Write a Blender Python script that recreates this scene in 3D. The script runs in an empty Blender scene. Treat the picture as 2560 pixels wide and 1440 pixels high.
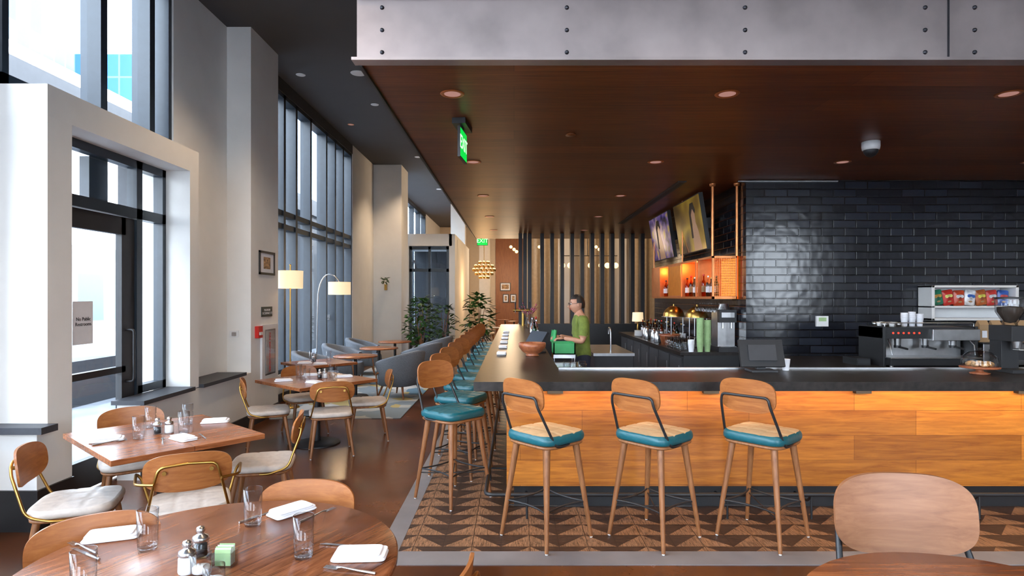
import bpy, math, random
from mathutils import Vector, Matrix
random.seed(7)
C=bpy.context; D=bpy.data
# ------------------------------------------------------------------ materials
def newmat(name):
    m=D.materials.new(name); m.use_nodes=True
    nt=m.node_tree; return m,nt,nt.nodes['Principled BSDF']
def plain(name,col,rough=.5,metal=0,emit=0,noise=0.06,ecol=None,nscale=12,spec=.5,bump=0):
    m,nt,b=newmat(name)
    n=nt.nodes.new('ShaderNodeTexNoise'); n.inputs['Scale'].default_value=nscale; n.inputs['Detail'].default_value=4
    tc=nt.nodes.new('ShaderNodeTexCoord'); nt.links.new(tc.outputs['Object'],n.inputs['Vector'])
    r=nt.nodes.new('ShaderNodeValToRGB')
    r.color_ramp.elements[0].position=.3; r.color_ramp.elements[1].position=.7
    r.color_ramp.elements[0].color=[max(0,c*(1-noise*2)) for c in col]+[1]
    r.color_ramp.elements[1].color=[min(1,c*(1+noise)) for c in col]+[1]
    nt.links.new(n.outputs['Fac'],r.inputs['Fac']); nt.links.new(r.outputs['Color'],b.inputs['Base Color'])
    b.inputs['Roughness'].default_value=rough; b.inputs['Metallic'].default_value=metal
    b.inputs['Specular IOR Level'].default_value=spec
    if emit:
        b.inputs['Emission Color'].default_value=list(ecol or col)+[1]; b.inputs['Emission Strength'].default_value=emit
    if bump:
        bp=nt.nodes.new('ShaderNodeBump'); bp.inputs['Strength'].default_value=bump; bp.inputs['Distance'].default_value=.01
        nt.links.new(n.outputs['Fac'],bp.inputs['Height']); nt.links.new(bp.outputs['Normal'],b.inputs['Normal'])
    return m
def wood(name,c1,c2,sc=(1,14,14),rough=.4,plank=None,pvec='XY',freq=3.0,msize=.004,spec=.5):
    m,nt,b=newmat(name); N=nt.nodes.new; L=nt.links.new
    tc=N('ShaderNodeTexCoord'); mp=N('ShaderNodeMapping'); mp.inputs['Scale'].default_value=sc
    L(tc.outputs['Object'],mp.inputs['Vector'])
    n=N('ShaderNodeTexNoise'); n.inputs['Scale'].default_value=freq; n.inputs['Detail'].default_value=8; n.inputs['Roughness'].default_value=.65; n.inputs['Distortion'].default_value=.6
    L(mp.outputs['Vector'],n.inputs['Vector'])
    r=N('ShaderNodeValToRGB'); r.color_ramp.elements[0].position=.32; r.color_ramp.elements[1].position=.68
    r.color_ramp.elements[0].color=list(c1)+[1]; r.color_ramp.elements[1].color=list(c2)+[1]
    L(n.outputs['Fac'],r.inputs['Fac']); out=r.outputs['Color']
    if plank:
        sp=N('ShaderNodeSeparateXYZ'); L(tc.outputs['Object'],sp.inputs[0])
        cb=N('ShaderNodeCombineXYZ')
        if pvec=='XY': L(sp.outputs[0],cb.inputs[0]); L(sp.outputs[1],cb.inputs[1])
        elif pvec=='YX': L(sp.outputs[1],cb.inputs[0]); L(sp.outputs[0],cb.inputs[1])
        else:
            ad=N('ShaderNodeMath'); L(sp.outputs[0],ad.inputs[0]); L(sp.outputs[1],ad.inputs[1]); L(ad.outputs[0],cb.inputs[0]); L(sp.outputs[2],cb.inputs[1])
        br=N('ShaderNodeTexBrick'); br.inputs['Scale'].default_value=1; br.inputs['Brick Width'].default_value=plank[0]; br.inputs['Row Height'].default_value=plank[1]
        br.inputs['Mortar Size'].default_value=msize; br.inputs['Mortar Smooth'].default_value=.1
        br.inputs['Color1'].default_value=(.74,.70,.66,1); br.inputs['Color2'].default_value=(1.2,1.2,1.18,1); br.inputs['Mortar'].default_value=(.4,.35,.32,1)
        br.offset=.37
        L(cb.outputs[0],br.inputs['Vector'])
        mx=N('ShaderNodeMix'); mx.data_type='RGBA'; mx.blend_type='MULTIPLY'; mx.inputs[0].default_value=1
        L(out,mx.inputs[6]); L(br.outputs['Color'],mx.inputs[7]); out=mx.outputs[2]
    L(out,b.inputs['Base Color']); b.inputs['Roughness'].default_value=rough; b.inputs['Specular IOR Level'].default_value=spec
    return m
def glassmat(name,tint=(.92,.96,1),base=.04,edge=.6,rough=.02,power=3.0,etint=None):
    m=D.materials.new(name); m.use_nodes=True; nt=m.node_tree; nt.nodes.clear(); N=nt.nodes.new; L=nt.links.new
    o=N('ShaderNodeOutputMaterial'); t=N('ShaderNodeBsdfTransparent'); t.inputs[0].default_value=list(tint)+[1]
    g=N('ShaderNodeBsdfGlossy'); g.inputs['Roughness'].default_value=rough
    lw=N('ShaderNodeLayerWeight'); lw.inputs[0].default_value=.5
    pw=N('ShaderNodeMath'); pw.operation='POWER'; pw.inputs[1].default_value=power; L(lw.outputs['Facing'],pw.inputs[0])
    if etint:
        mc=N('ShaderNodeMix'); mc.data_type='RGBA'; mc.inputs[6].default_value=list(tint)+[1]; mc.inputs[7].default_value=list(etint)+[1]
        L(pw.outputs[0],mc.inputs[0]); L(mc.outputs[2],t.inputs[0])
    ml=N('ShaderNodeMath'); ml.operation='MULTIPLY_ADD'; ml.inputs[1].default_value=edge; ml.inputs[2].default_value=base
    ml.use_clamp=True
    mx=N('ShaderNodeMixShader'); L(pw.outputs[0],ml.inputs[0]); L(ml.outputs[0],mx.inputs[0]); L(t.outputs[0],mx.inputs[1]); L(g.outputs[0],mx.inputs[2]); L(mx.outputs[0],o.inputs[0])
    return m
def brickmat(name,c1,c2,mort,w,h,ms,rough,bump=.5,nb=.0,offset=.5,metal=0,spec=.5):
    m,nt,b=newmat(name); N=nt.nodes.new; L=nt.links.new
    tc=N('ShaderNodeTexCoord'); sp=N('ShaderNodeSeparateXYZ'); L(tc.outputs['Object'],sp.inputs[0])
    cb=N('ShaderNodeCombineXYZ'); ad=N('ShaderNodeMath'); L(sp.outputs[0],ad.inputs[0]); L(sp.outputs[1],ad.inputs[1])
    L(ad.outputs[0],cb.inputs[0]); L(sp.outputs[2],cb.inputs[1])
    br=N('ShaderNodeTexBrick'); br.offset=offset; br.inputs['Scale'].default_value=1
    br.inputs['Brick Width'].default_value=w; br.inputs['Row Height'].default_value=h; br.inputs['Mortar Size'].default_value=ms; br.inputs['Mortar Smooth'].default_value=.6
    br.inputs['Color1'].default_value=list(c1)+[1]; br.inputs['Color2'].default_value=list(c2)+[1]; br.inputs['Mortar'].default_value=list(mort)+[1]
    L(cb.outputs[0],br.inputs['Vector']); L(br.outputs['Color'],b.inputs['Base Color'])
    b.inputs['Roughness'].default_value=rough; b.inputs['Metallic'].default_value=metal; b.inputs['Specular IOR Level'].default_value=spec
    n=N('ShaderNodeTexNoise'); n.inputs['Scale'].default_value=7; n.inputs['Detail'].default_value=1; L(tc.outputs['Object'],n.inputs['Vector'])
    a=N('ShaderNodeMath'); a.operation='MULTIPLY_ADD'; a.inputs[1].default_value=nb; L(n.outputs['Fac'],a.inputs[0])
    s=N('ShaderNodeMath'); s.operation='SUBTRACT'; s.inputs[0].default_value=1; L(br.outputs['Fac'],s.inputs[1]); L(s.outputs[0],a.inputs[2])
    bp=N('ShaderNodeBump'); bp.inputs['Strength'].default_value=bump; bp.inputs['Distance'].default_value=.008
    L(a.outputs[0],bp.inputs['Height']); L(bp.outputs['Normal'],b.inputs['Normal'])
    return m

M={}
M['wall']=plain('wall_plaster',(.79,.77,.74),.85,noise=.02,nscale=3)
M['cream']=plain('cream_paint',(.62,.50,.36),.8,noise=.02)
M['rust']=wood('rust_panel',(.22,.07,.02),(.34,.12,.035),(6,6,1),.5)
M['black']=plain('black_paint',(.014,.014,.016),.45)
M['dark']=plain('charcoal_paint',(.032,.032,.036),.6)
M['ceil']=plain('ceiling_charcoal',(.075,.072,.075),.8,noise=.03,nscale=2)
M['frame']=plain('window_frame_black',(.022,.032,.045),.35)
M['ledge']=plain('slate_ledge',(.04,.042,.052),.5,nscale=30)
M['steel']=plain('brushed_steel_beam',(.50,.42,.405),.38,.7,noise=.12,nscale=2.5)
M['bolt']=plain('bolt_steel',(.06,.06,.07),.4,.8)
M['inox']=plain('stainless',(.55,.55,.56),.28,1)
M['brass']=plain('brass',(.50,.30,.08),.28,1)
M['copper']=plain('copper',(.75,.28,.10),.34,.8)
M['teal']=plain('teal_leather',(.006,.095,.12),.36,nscale=40,bump=.15)
M['tan']=plain('tan_leather',(.60,.40,.22),.38,nscale=30,bump=.15)  # warm glare on the teal front-row seats, painted in as a tan top
M['creamlea']=plain('cream_leather',(.54,.46,.40),.4,nscale=25,bump=.12)
M['grey']=plain('grey_fabric',(.17,.19,.22),.95,noise=.25,nscale=180,bump=.4)
M['linen']=plain('white_linen',(.82,.82,.86),.8,noise=.02)
M['white']=plain('white_plastic',(.72,.72,.72),.4,noise=.01)
M['red']=plain('red_plastic',(.6,.015,.01),.35)
M['green']=plain('green_plastic',(.03,.32,.09),.5)
M['cupgreen']=plain('cup_green',(.34,.50,.24),.45)
M['leaf']=plain('leaf_green',(.035,.11,.018),.45,noise=.4,nscale=3)
M['soil']=plain('soil',(.03,.018,.01),.95)
M['pink']=plain('pink_blossom',(.4,.08,.16),.6)
M['counter']=plain('black_stone_counter',(.022,.017,.015),.34,noise=.3,nscale=22,spec=.33)
M['concrete']=plain('border_concrete',(.19,.17,.17),.6,nscale=2,noise=.12)
M['pave']=plain('sidewalk_concrete',(.22,.22,.23),.9,nscale=2,noise=.12)
M['asphalt']=plain('asphalt',(.10,.10,.11),.9)
M['glass']=glassmat('window_glass',(.88,.93,.97),.03,.5)
M['tumbler']=glassmat('tumbler_glass',(.96,.97,.98),.04,.55,power=2.2,etint=(.42,.43,.44))
M['amberg']=glassmat('amber_glass',(.75,.32,.08),.05,.5)
M['greeng']=glassmat('green_glass',(.10,.3,.12),.05,.5)
M['shade']=plain('lamp_shade',(.8,.66,.46),.8,emit=.75,ecol=(1,.74,.42),noise=.01)
M['bulb']=plain('warm_bulb',(1,.7,.35),.5,emit=3.0,ecol=(1,.62,.26),noise=0)
M['dl']=plain('downlight_lens',(.3,.16,.14),.5,emit=.35,ecol=(1,.5,.42),noise=0)
M['led']=plain('led_strip',(1,.7,.4),.5,emit=1.5,ecol=(1,.6,.25),noise=0)  # invented glowing strip, added to brighten the bar front
M['amber']=plain('amber_glow',(.8,.3,.05),.6,emit=.85,ecol=(1,.36,.05),noise=.1,nscale=2)
M['exit']=plain('exit_green',(.0,.4,.03),.4,emit=.7,ecol=(.0,1,.10),noise=0)
M['exitdk']=plain('exit_letter',(.9,1,.9),.4,emit=1.1,ecol=(.7,1,.7),noise=0)
M['redled']=plain('red_led',(1,.05,.02),.4,emit=2,ecol=(1,.03,.01),noise=0)
M['wtable']=wood('walnut_tabletop',(.15,.042,.014),(.34,.115,.040),(1.5,16,16),.27,plank=(1.6,.11),msize=.0015)
M['wtable2']=wood('walnut_tabletop_round',(.11,.033,.013),(.31,.11,.044),(16,1.5,16),.25,plank=(1.7,.14),pvec='YX',msize=.0015)
M['wback']=wood('oak_ply_back',(.25,.075,.016),(.40,.145,.04),(1.5,14,14),.36)
M['wbackf']=wood('walnut_ply_back',(.21,.082,.037),(.31,.135,.063),(1.5,18,18),.38)
M['wleg']=wood('walnut_leg',(.18,.062,.02),(.32,.13,.046),(14,14,1.5),.4)
M['wbar']=wood('teak_bar_panel',(.27,.080,.008),(.52,.19,.024),(1.2,1.2,16),.36,plank=(1.35,.2),pvec='XZ',freq=2.2,msize=.0018)
M['wceil']=wood('wood_canopy_soffit',(.12,.030,.007),(.26,.075,.019),(.6,12,12),.40,plank=(4,.3),msize=.002,spec=.4)
M['wbowl']=wood('cherry_wood',(.2,.05,.02),(.4,.13,.05),(8,8,8),.35)
M['tile']=brickmat('black_glazed_tile',(.007,.008,.012),(.020,.023,.033),(.003,.003,.004),.31,.106,.009,.17,bump=.85,nb=.4,spec=.7)
M['art']=plain('framed_art',(.5,.30,.15),.7,noise=.5,nscale=25)
M['skin']=plain('skin',(.50,.24,.15),.5,noise=.03)
M['shirt']=plain('olive_shirt',(.15,.19,.03),.85,noise=.12,nscale=20)
M['pants']=plain('dark_trousers',(.02,.022,.04),.85)
M['hair']=plain('black_hair',(.015,.01,.008),.5,nscale=60,noise=.4)
M['sign']=plain('dark_sign',(.03,.045,.045),.5)
M['kraft']=plain('kraft_paper',(.36,.22,.11),.8)
M['cake']=plain('cake_crumb',(.45,.25,.1),.9,noise=.4,nscale=40)
M['curtain']=plain('cream_curtain',(.44,.34,.23),.9)
def floormat():
    m,nt,b=newmat('polished_brown_concrete'); N=nt.nodes.new; L=nt.links.new
    tc=N('ShaderNodeTexCoord'); n=N('ShaderNodeTexNoise'); n.inputs['Scale'].default_value=1.3; n.inputs['Detail'].default_value=9; n.inputs['Roughness'].default_value=.62
    L(tc.outputs['Object'],n.inputs['Vector']); r=N('ShaderNodeValToRGB')
    e=r.color_ramp.elements; e[0].position=.3; e[0].color=(.030,.009,.004,1); e[1].position=.72; e[1].color=(.15,.046,.013,1)
    L(n.outputs['Fac'],r.inputs['Fac']); L(r.outputs['Color'],b.inputs['Base Color'])
    r2=N('ShaderNodeMapRange'); r2.inputs[3].default_value=.16; r2.inputs[4].default_value=.34; L(n.outputs['Fac'],r2.inputs[0]); L(r2.outputs[0],b.inputs['Roughness'])
    return m
M['floor']=floormat()
def triangles():
    m,nt,b=newmat('triangle_parquet'); N=nt.nodes.new; L=nt.links.new
    def ma(op,a,c=None,d=None):
        x=N('ShaderNodeMath'); x.operation=op
        for i,v in enumerate([a,c,d]):
            if v is None: continue
            if isinstance(v,(int,float)): x.inputs[i].default_value=v
            else: L(v,x.inputs[i])
        return x.outputs[0]
    tc=N('ShaderNodeTexCoord'); sp=N('ShaderNodeSeparateXYZ'); L(tc.outputs['Object'],sp.inputs[0])
    S=1/.2
    x=ma('MULTIPLY_ADD',sp.outputs[0],S,50.0); y=ma('MULTIPLY_ADD',sp.outputs[1],S,50.0)
    fx=ma('FRACT',x); fy=ma('FRACT',y); ix=ma('FLOOR',x)
    par=ma('MODULO',ix,2.0)
    t1=ma('GREATER_THAN',fx,fy); t2=ma('GREATER_THAN',ma('SUBTRACT',1.0,fx),fy)
    mixv=ma('ADD',ma('MULTIPLY',t1,par),ma('MULTIPLY',t2,ma('SUBTRACT',1.0,par)))
    ed=ma('MINIMUM',ma('MINIMUM',fx,ma('SUBTRACT',1.0,fx)),ma('MINIMUM',fy,ma('SUBTRACT',1.0,fy)))
    seam=ma('LESS_THAN',ed,.012)
    def streak(sc):
        mp=N('ShaderNodeMapping'); mp.inputs['Scale'].default_value=sc; L(tc.outputs['Object'],mp.inputs['Vector'])
        n=N('ShaderNodeTexNoise'); n.inputs['Scale'].default_value=4; n.inputs['Detail'].default_value=8; n.inputs['Roughness'].default_value=.75; L(mp.outputs['Vector'],n.inputs['Vector']); return n.outputs['Fac']
    na=streak((3,26,1)); nb=streak((26,3,1))
    nn=N('ShaderNodeMix'); L(mixv,nn.inputs[0]); L(na,nn.inputs[2]); L(nb,nn.inputs[3])
    ra=N('ShaderNodeValToRGB'); e=ra.color_ramp.elements; e[0].position=.42; e[0].color=(.016,.010,.008,1); e[1].position=.66; e[1].color=(.11,.055,.034,1)
    rb=N('ShaderNodeValToRGB'); e=rb.color_ramp.elements; e[0].position=.40; e[0].color=(.085,.042,.022,1); e[1].position=.58; e[1].color=(.34,.175,.092,1)
    L(nn.outputs[0],ra.inputs[0]); L(nn.outputs[0],rb.inputs[0])
    mx=N('ShaderNodeMix'); mx.data_type='RGBA'; L(mixv,mx.inputs[0]); L(ra.outputs[0],mx.inputs[6]); L(rb.outputs[0],mx.inputs[7])
    m2=N('ShaderNodeMix'); m2.data_type='RGBA'; L(seam,m2.inputs[0]); L(mx.outputs[2],m2.inputs[6]); m2.inputs[7].default_value=(.02,.01,.005,1)
    L(m2.outputs[2],b.inputs['Base Color']); b.inputs['Roughness'].default_value=.38
    return m
M['tri']=triangles()
def rugmat():
    m,nt,b=newmat('geometric_rug'); N=nt.nodes.new; L=nt.links.new
    tc=N('ShaderNodeTexCoord'); v=N('ShaderNodeTexVoronoi'); v.inputs['Scale'].default_value=2.6; v.distance='MANHATTAN'; L(tc.outputs['Object'],v.inputs['Vector'])
    sp=N('ShaderNodeSeparateColor'); L(v.outputs['Color'],sp.inputs[0]); r=N('ShaderNodeValToRGB'); r.color_ramp.interpolation='CONSTANT'
    e=r.color_ramp.elements; e[0].color=(.32,.32,.30,1); e[1].position=.35; e[1].color=(.16,.19,.21,1)
    a=e.new(.6); a.color=(.36,.28,.11,1); a=e.new(.75); a.color=(.08,.15,.2,1); a=e.new(.88); a.color=(.42,.40,.37,1)
    L(sp.outputs[0],r.inputs[0]); L(r.outputs[0],b.inputs['Base Color']); b.inputs['Roughness'].default_value=1
    return m
M['rug']=rugmat()
def screen(name,cols,sc,st=.5):
    m,nt,b=newmat(name); N=nt.nodes.new; L=nt.links.new
    tc=N('ShaderNodeTexCoord'); n=N('ShaderNodeTexNoise'); n.inputs['Scale'].default_value=sc; n.inputs['Detail'].default_value=2; L(tc.outputs['Object'],n.inputs['Vector'])
    r=N('ShaderNodeValToRGB'); e=r.color_ramp.elements; e[0].position=.35; e[0].color=list(cols[0])+[1]; e[1].position=.65; e[1].color=list(cols[-1])+[1]
    for i,c in enumerate(cols[1:-1]): a=e.new(.35+.3*(i+1)/(len(cols)-1)); a.color=list(c)+[1]
    L(n.outputs['Fac'],r.inputs[0]); L(r.outputs[0],b.inputs['Emission Color']); b.inputs['Emission Strength'].default_value=st
    b.inputs['Base Color'].default_value=(.01,.01,.01,1); b.inputs['Roughness'].default_value=.15
    return m
M['scr1']=screen('tv_picture_yellow',[(.05,.03,.01),(.22,.13,.02),(.5,.34,.04),(.06,.04,.03)],1.1,.45)
M['scr2']=screen('tv_picture_purple',[(.01,.01,.03),(.05,.04,.2),(.2,.12,.35),(.45,.33,.1)],5,.5)
M['tvskin']=plain('tv_picture_figure',(.02,.02,.02),.2,emit=.28,ecol=(.75,.42,.28),noise=0)
M['bldgw']=brickmat('white_building_facade',(.76,.78,.80),(.82,.83,.85),(.88,.88,.87),3.0,3.4,.7,.6,bump=.1,offset=0)
M['bldgb']=brickmat('blue_tower_facade',(.02,.07,.17),(.04,.12,.25),(.10,.15,.22),1.5,3.4,.12,.3,bump=.1,offset=0)
M['bldgg']=brickmat('grey_storefront',(.04,.06,.08),(.10,.13,.16),(.22,.22,.22),3,3.6,.5,.4,bump=.1,offset=0)

# ------------------------------------------------------------------ mesh builder
def fillet(pts,rad,n=5):
    pts=[Vector(p) for p in pts]; out=[pts[0]]
    for i in range(1,len(pts)-1):
        a,b,c=pts[i-1],pts[i],pts[i+1]
        d1=(a-b); d2=(c-b); r=min(rad,d1.length*.49,d2.length*.49)
        p=b+d1.normalized()*r; q=b+d2.normalized()*r
        for k in range(n+1):
            t=k/n; out.append((1-t)**2*p+2*t*(1-t)*b+t*t*q)
    out.append(pts[-1]); return out
def sqgrid(n,e):
    g=[]
    for j in range(n+1):
        for i in range(n+1):
            u=-1+2*i/n; v=-1+2*j/n; ri=max(abs(u),abs(v))
            if ri<1e-6: g.append((0,0)); continue
            l=math.hypot(u,v); c=u/l; s=v/l
            R=1/((abs(c)**e+abs(s)**e)**(1/e)); g.append((ri*R*c,ri*R*s))
    return g
class MB:
    def __init__(s): s.v=[];s.f=[];s.m=[];s.sm=[];s.mats=[];s.T=Matrix()
    def mi(s,mat):
        if isinstance(mat,str): mat=M[mat]
        if mat not in s.mats: s.mats.append(mat)
        return s.mats.index(mat)
    def add(s,vs,fs,mat,smooth=False):
        o=len(s.v); s.v+= [s.T@Vector(p) for p in vs]; k=s.mi(mat)
        for f in fs: s.f.append([o+i for i in f]); s.m.append(k); s.sm.append(smooth)
        return s
    def box(s,x0,x1,y0,y1,z0,z1,mat):
        vs=[(x,y,z) for z in(z0,z1) for y in(y0,y1) for x in(x0,x1)]
        return s.add(vs,[(0,2,3,1),(4,5,7,6),(0,1,5,4),(2,6,7,3),(0,4,6,2),(1,3,7,5)],mat)
    def cyl(s,p0,p1,r0,r1,mat,n=16,caps=True):
        p0=Vector(p0);p1=Vector(p1);d=(p1-p0).normalized()
        a=d.orthogonal().normalized();b=d.cross(a)
        vs=[p0+(a*math.cos(2*math.pi*i/n)+b*math.sin(2*math.pi*i/n))*r0 for i in range(n)]+[p1+(a*math.cos(2*math.pi*i/n)+b*math.sin(2*math.pi*i/n))*r1 for i in range(n)]
        s.add(vs,[(i,(i+1)%n,n+(i+1)%n,n+i) for i in range(n)],mat,True)
        if caps: s.add(vs,[tuple(range(n))[::-1],tuple(range(n,2*n))],mat)
        return s
    def tube(s,pts,r,mat,n=8,rad=None,rs=None):
        if rad: pts=fillet(pts,rad)
        pts=[Vector(p) for p in pts]; m=len(pts); rings=[]; 
        d=(pts[1]-pts[0]).normalized(); a=d.orthogonal().normalized()
        for i,p in enumerate(pts):
            if i==0: t=pts[1]-pts[0]
            elif i==m-1: t=pts[-1]-pts[-2]
            else: t=(pts[i]-pts[i-1]).normalized()+(pts[i+1]-pts[i]).normalized()
            if t.length<1e-9: t=d
            t=t.normalized(); a=(a-t*a.dot(t)); a=a.normalized() if a.length>1e-6 else t.orthogonal().normalized(); b=t.cross(a)
            rr=rs[i] if rs else r
            rings.append([p+(a*math.cos(2*math.pi*k/n)+b*math.sin(2*math.pi*k/n))*rr for k in range(n)])
        vs=[q for g in rings for q in g]
        fs=[(i*n+k,i*n+(k+1)%n,(i+1)*n+(k+1)%n,(i+1)*n+k) for i in range(m-1) for k in range(n)]
        s.add(vs,fs,mat,True); s.add(rings[0]+rings[-1],[tuple(range(n))[::-1],tuple(range(n,2*n))],mat)
        return s
    def lathe(s,prof,c,mat,n=24,smooth=True):
        c=Vector(c); vs=[];fs=[]
        for r,z in prof: vs+=[c+Vector((r*math.cos(2*math.pi*k/n),r*math.sin(2*math.pi*k/n),z)) for k in range(n)]
        for i in range(len(prof)-1):
            fs+=[(i*n+k,i*n+(k+1)%n,(i+1)*n+(k+1)%n,(i+1)*n+k) for k in range(n)]
        return s.add(vs,fs,mat,smooth)
    def ball(s,c,r,mat,n=12,sc=(1,1,1)):
        c=Vector(c); vs=[];fs=[];h=n
        for i in range(h+1):
            th=math.pi*i/h
            for k in range(n): vs.append(c+Vector((r*sc[0]*math.sin(th)*math.cos(2*math.pi*k/n),r*sc[1]*math.sin(th)*math.sin(2*math.pi*k/n),-r*sc[2]*math.cos(th))))
        for i in range(h): fs+=[(i*n+k,i*n+(k+1)%n,(i+1)*n+(k+1)%n,(i+1)*n+k) for k in range(n)]
        return s.add(vs,fs,mat,True)
    def pad(s,w,d,z0,z1,mat,top=None,e=5,n=24,groove=0,dome=.01,cx=0,cy=0):
        top=top or mat; g=sqgrid(n,e); h=z1-z0; vs=[]
        for (u,v) in g:
            r=max(abs(u),abs(v)); z=z1+dome*(1-r*r)
            if groove:
                for q in(-.34,.34):
                    z-=groove*math.exp(-((u-q)/.045)**2)*(1 if abs(v)<.97 else .3); z-=groove*math.exp(-((v-q)/.045)**2)
            vs.append((cx+u*w*.46,cy+v*d*.46,z))
        N=n+1; fs=[(j*N+i,j*N+i+1,(j+1)*N+i+1,(j+1)*N+i) for j in range(n) for i in range(n)]
        s.add(vs,fs,top,True)
        loop=[i for i in range(N)]+[j*N+n for j in range(1,N)]+[n*N+i for i in range(n-1,-1,-1)]+[j*N for j in range(n-1,0,-1)]
        rings=[(.46,None),(.487,z1-h*.12),(.5,z1-h*.4),(.5,z0+h*.3),(.485,z0+h*.05),(.46,z0)]
        vv=[];L=len(loop)
        for sc,z in rings:
            for idx in loop:
                u,v=g[idx]; zz=vs[idx][2] if z is None else z
                vv.append((cx+u*w*sc,cy+v*d*sc,zz))
        fs=[]
        for i in range(len(rings)-1): fs+=[(i*L+(k+1)%L,i*L+k,(i+1)*L+k,(i+1)*L+(k+1)%L) for k in range(L)]
        fs.append(tuple((len(rings)-1)*L+k for k in range(L))[::-1])
        return s.add(vv,fs,mat,True)
    def backpanel(s,w,h,t,cz,cy,k,mat,e=3.2,n=20,tilt=.12):
        g=sqgrid(n,e); N=n+1; F=[];B=[]
        for (u,v) in g:
            x=u*w/2; z=v*h/2; y=cy+k*x*x-tilt*z
            F.append((x,y+t/2,cz+z)); B.append((x,y-t/2,cz+z))
        f=[(j*N+i,j*N+i+1,(j+1)*N+i+1,(j+1)*N+i) for j in range(n) for i in range(n)]
        s.add(F,[q[::-1] for q in f],mat,True); s.add(B,f,mat,True)
        loop=[i for i in range(N)]+[j*N+n for j in range(1,N)]+[n*N+i for i in range(n-1,-1,-1)]+[j*N for j in range(n-1,0,-1)]
        L=len(loop); vs=[F[i] for i in loop]+[B[i] for i in loop]
        return s.add(vs,[(k2,(k2+1)%L,L+(k2+1)%L,L+k2) for k2 in range(L)],mat,True)
    def mesh(s,name,recenter=True):
        off=Vector((0,0,0))
        if recenter and s.v:
            mn=[min(v[i] for v in s.v) for i in range(3)]; mx=[max(v[i] for v in s.v) for i in range(3)]
            off=Vector(((mn[0]+mx[0])/2,(mn[1]+mx[1])/2,mn[2]))
        me=D.meshes.new(name); me.from_pydata([v-off for v in s.v],[],s.f)
        for m in s.mats: me.materials.append(m)
        me.polygons.foreach_set('material_index',s.m); me.polygons.foreach_set('use_smooth',s.sm); me.update()
        return me,off
    def obj(s,name,bevel=0,recenter=True,parent=None,loc=None,rz=0):
        me,off=s.mesh(name,recenter); o=D.objects.new(name,me); C.collection.objects.link(o); o.location=off
        if loc is not None: o.location=loc
        o.rotation_euler[2]=rz
        if bevel:
            b=o.modifiers.new('bevel','BEVEL'); b.width=bevel; b.segments=2; b.limit_method='ANGLE'; b.angle_limit=math.radians(50)
        if parent: o.parent=parent; o.matrix_parent_inverse=parent.matrix_world.inverted()
        return o
def place(me,name,loc,rz=0,bevel=0,scale=1):
    o=D.objects.new(name,me); C.collection.objects.link(o); o.location=loc; o.rotation_euler[2]=rz; o.scale=(scale,)*3
    return o
def face(fx,fy): return math.atan2(-fx,fy)
def text(s,name,size,loc,rot,mat,parent=None,ext=.001,align='CENTER'):
    c=D.curves.new(name,'FONT'); c.body=s; c.size=size; c.extrude=ext; c.align_x=align; c.align_y='CENTER'; c.materials.append(M[mat])
    o=D.objects.new(name,c); C.collection.objects.link(o); o.location=loc; o.rotation_euler=rot
    if parent:
        C.view_layer.update(); o.parent=parent; o.matrix_parent_inverse=parent.matrix_world.inverted()
    return o
def box(name,x0,x1,y0,y1,z0,z1,mat,bevel=0): return MB().box(x0,x1,y0,y1,z0,z1,mat).obj(name,bevel)
def boxes(name,L):
    for a in L: box(name,*a)

# ------------------------------------------------------------------ room shell
ZC=5.31
box('floor',-4.1,12,-3.7,31,-.1,0,'floor')
box('ceiling',-4.1,12,-3.7,31,ZC,ZC+.1,'ceil')
box('floor_parquet',-.78,9,4.04,14.2,0,.004,'tri')
b=MB(); b.box(-.92,-.78,3.84,14.2,0,.006,'concrete'); b.box(-.78,9,3.84,4.04,0,.006,'concrete'); b.obj('trim_floor_border')
XI=-3.82
boxes('wall_left',[(-4.1,XI,6.73,8.9,0,ZC,'wall'),(-4.1,XI,8.9,14.2,0,.45,'wall'),(-4.1,XI,8.9,14.2,5.1,5.22,'dark'),(-4.1,XI,14.2,17.3,0,ZC,'wall'),
 (-4.1,XI,17.3,31,0,.5,'wall'),(-4.1,XI,26,31,.5,ZC,'wall'),(-4.1,XI,-3.5,4.4,0,.72,'wall'),(-4.1,XI,-3.5,6.73,5.22,ZC,'dark'),(-4.1,XI,8.9,14.2,5.22,ZC,'dark'),(-4.1,XI,17.3,26,5.22,ZC,'dark')])
boxes('wall_left_column',[(XI,-3.5,7.98,8.9,0,ZC,'wall'),(XI,-3.06,16.3,17.3,0,ZC,'wall')])
boxes('wall_entry_portal',[(-4.1,-3.5,4.5,4.75,0,3.08,'wall'),(-4.1,-3.5,6.48,6.66,.72,3.08,'wall'),(-4.1,-3.5,4.5,6.66,3.08,3.32,'wall'),(-4.1,-3.5,4.4,4.5,0,.72,'wall'),(-3.72,-3.5,5.62,7.98,0,.71,'wall')])
boxes('trim_window_ledge',[(-4.1,-3.42,4.34,4.5,.72,.77,'ledge'),(-3.75,-3.44,5.58,6.48,.71,.75,'ledge'),(-3.82,-3.44,6.66,7.72,.71,.75,'ledge')])
boxes('baseboard_left',[(-3.5,-3.48,5.62,8.9,0,.16,'black'),(-3.85,-3.48,4.38,4.4,0,.30,'black'),(-3.5,-3.48,4.4,4.75,0,.30,'black'),(XI,XI+.02,8.9,16.3,0,.14,'black')])
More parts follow.
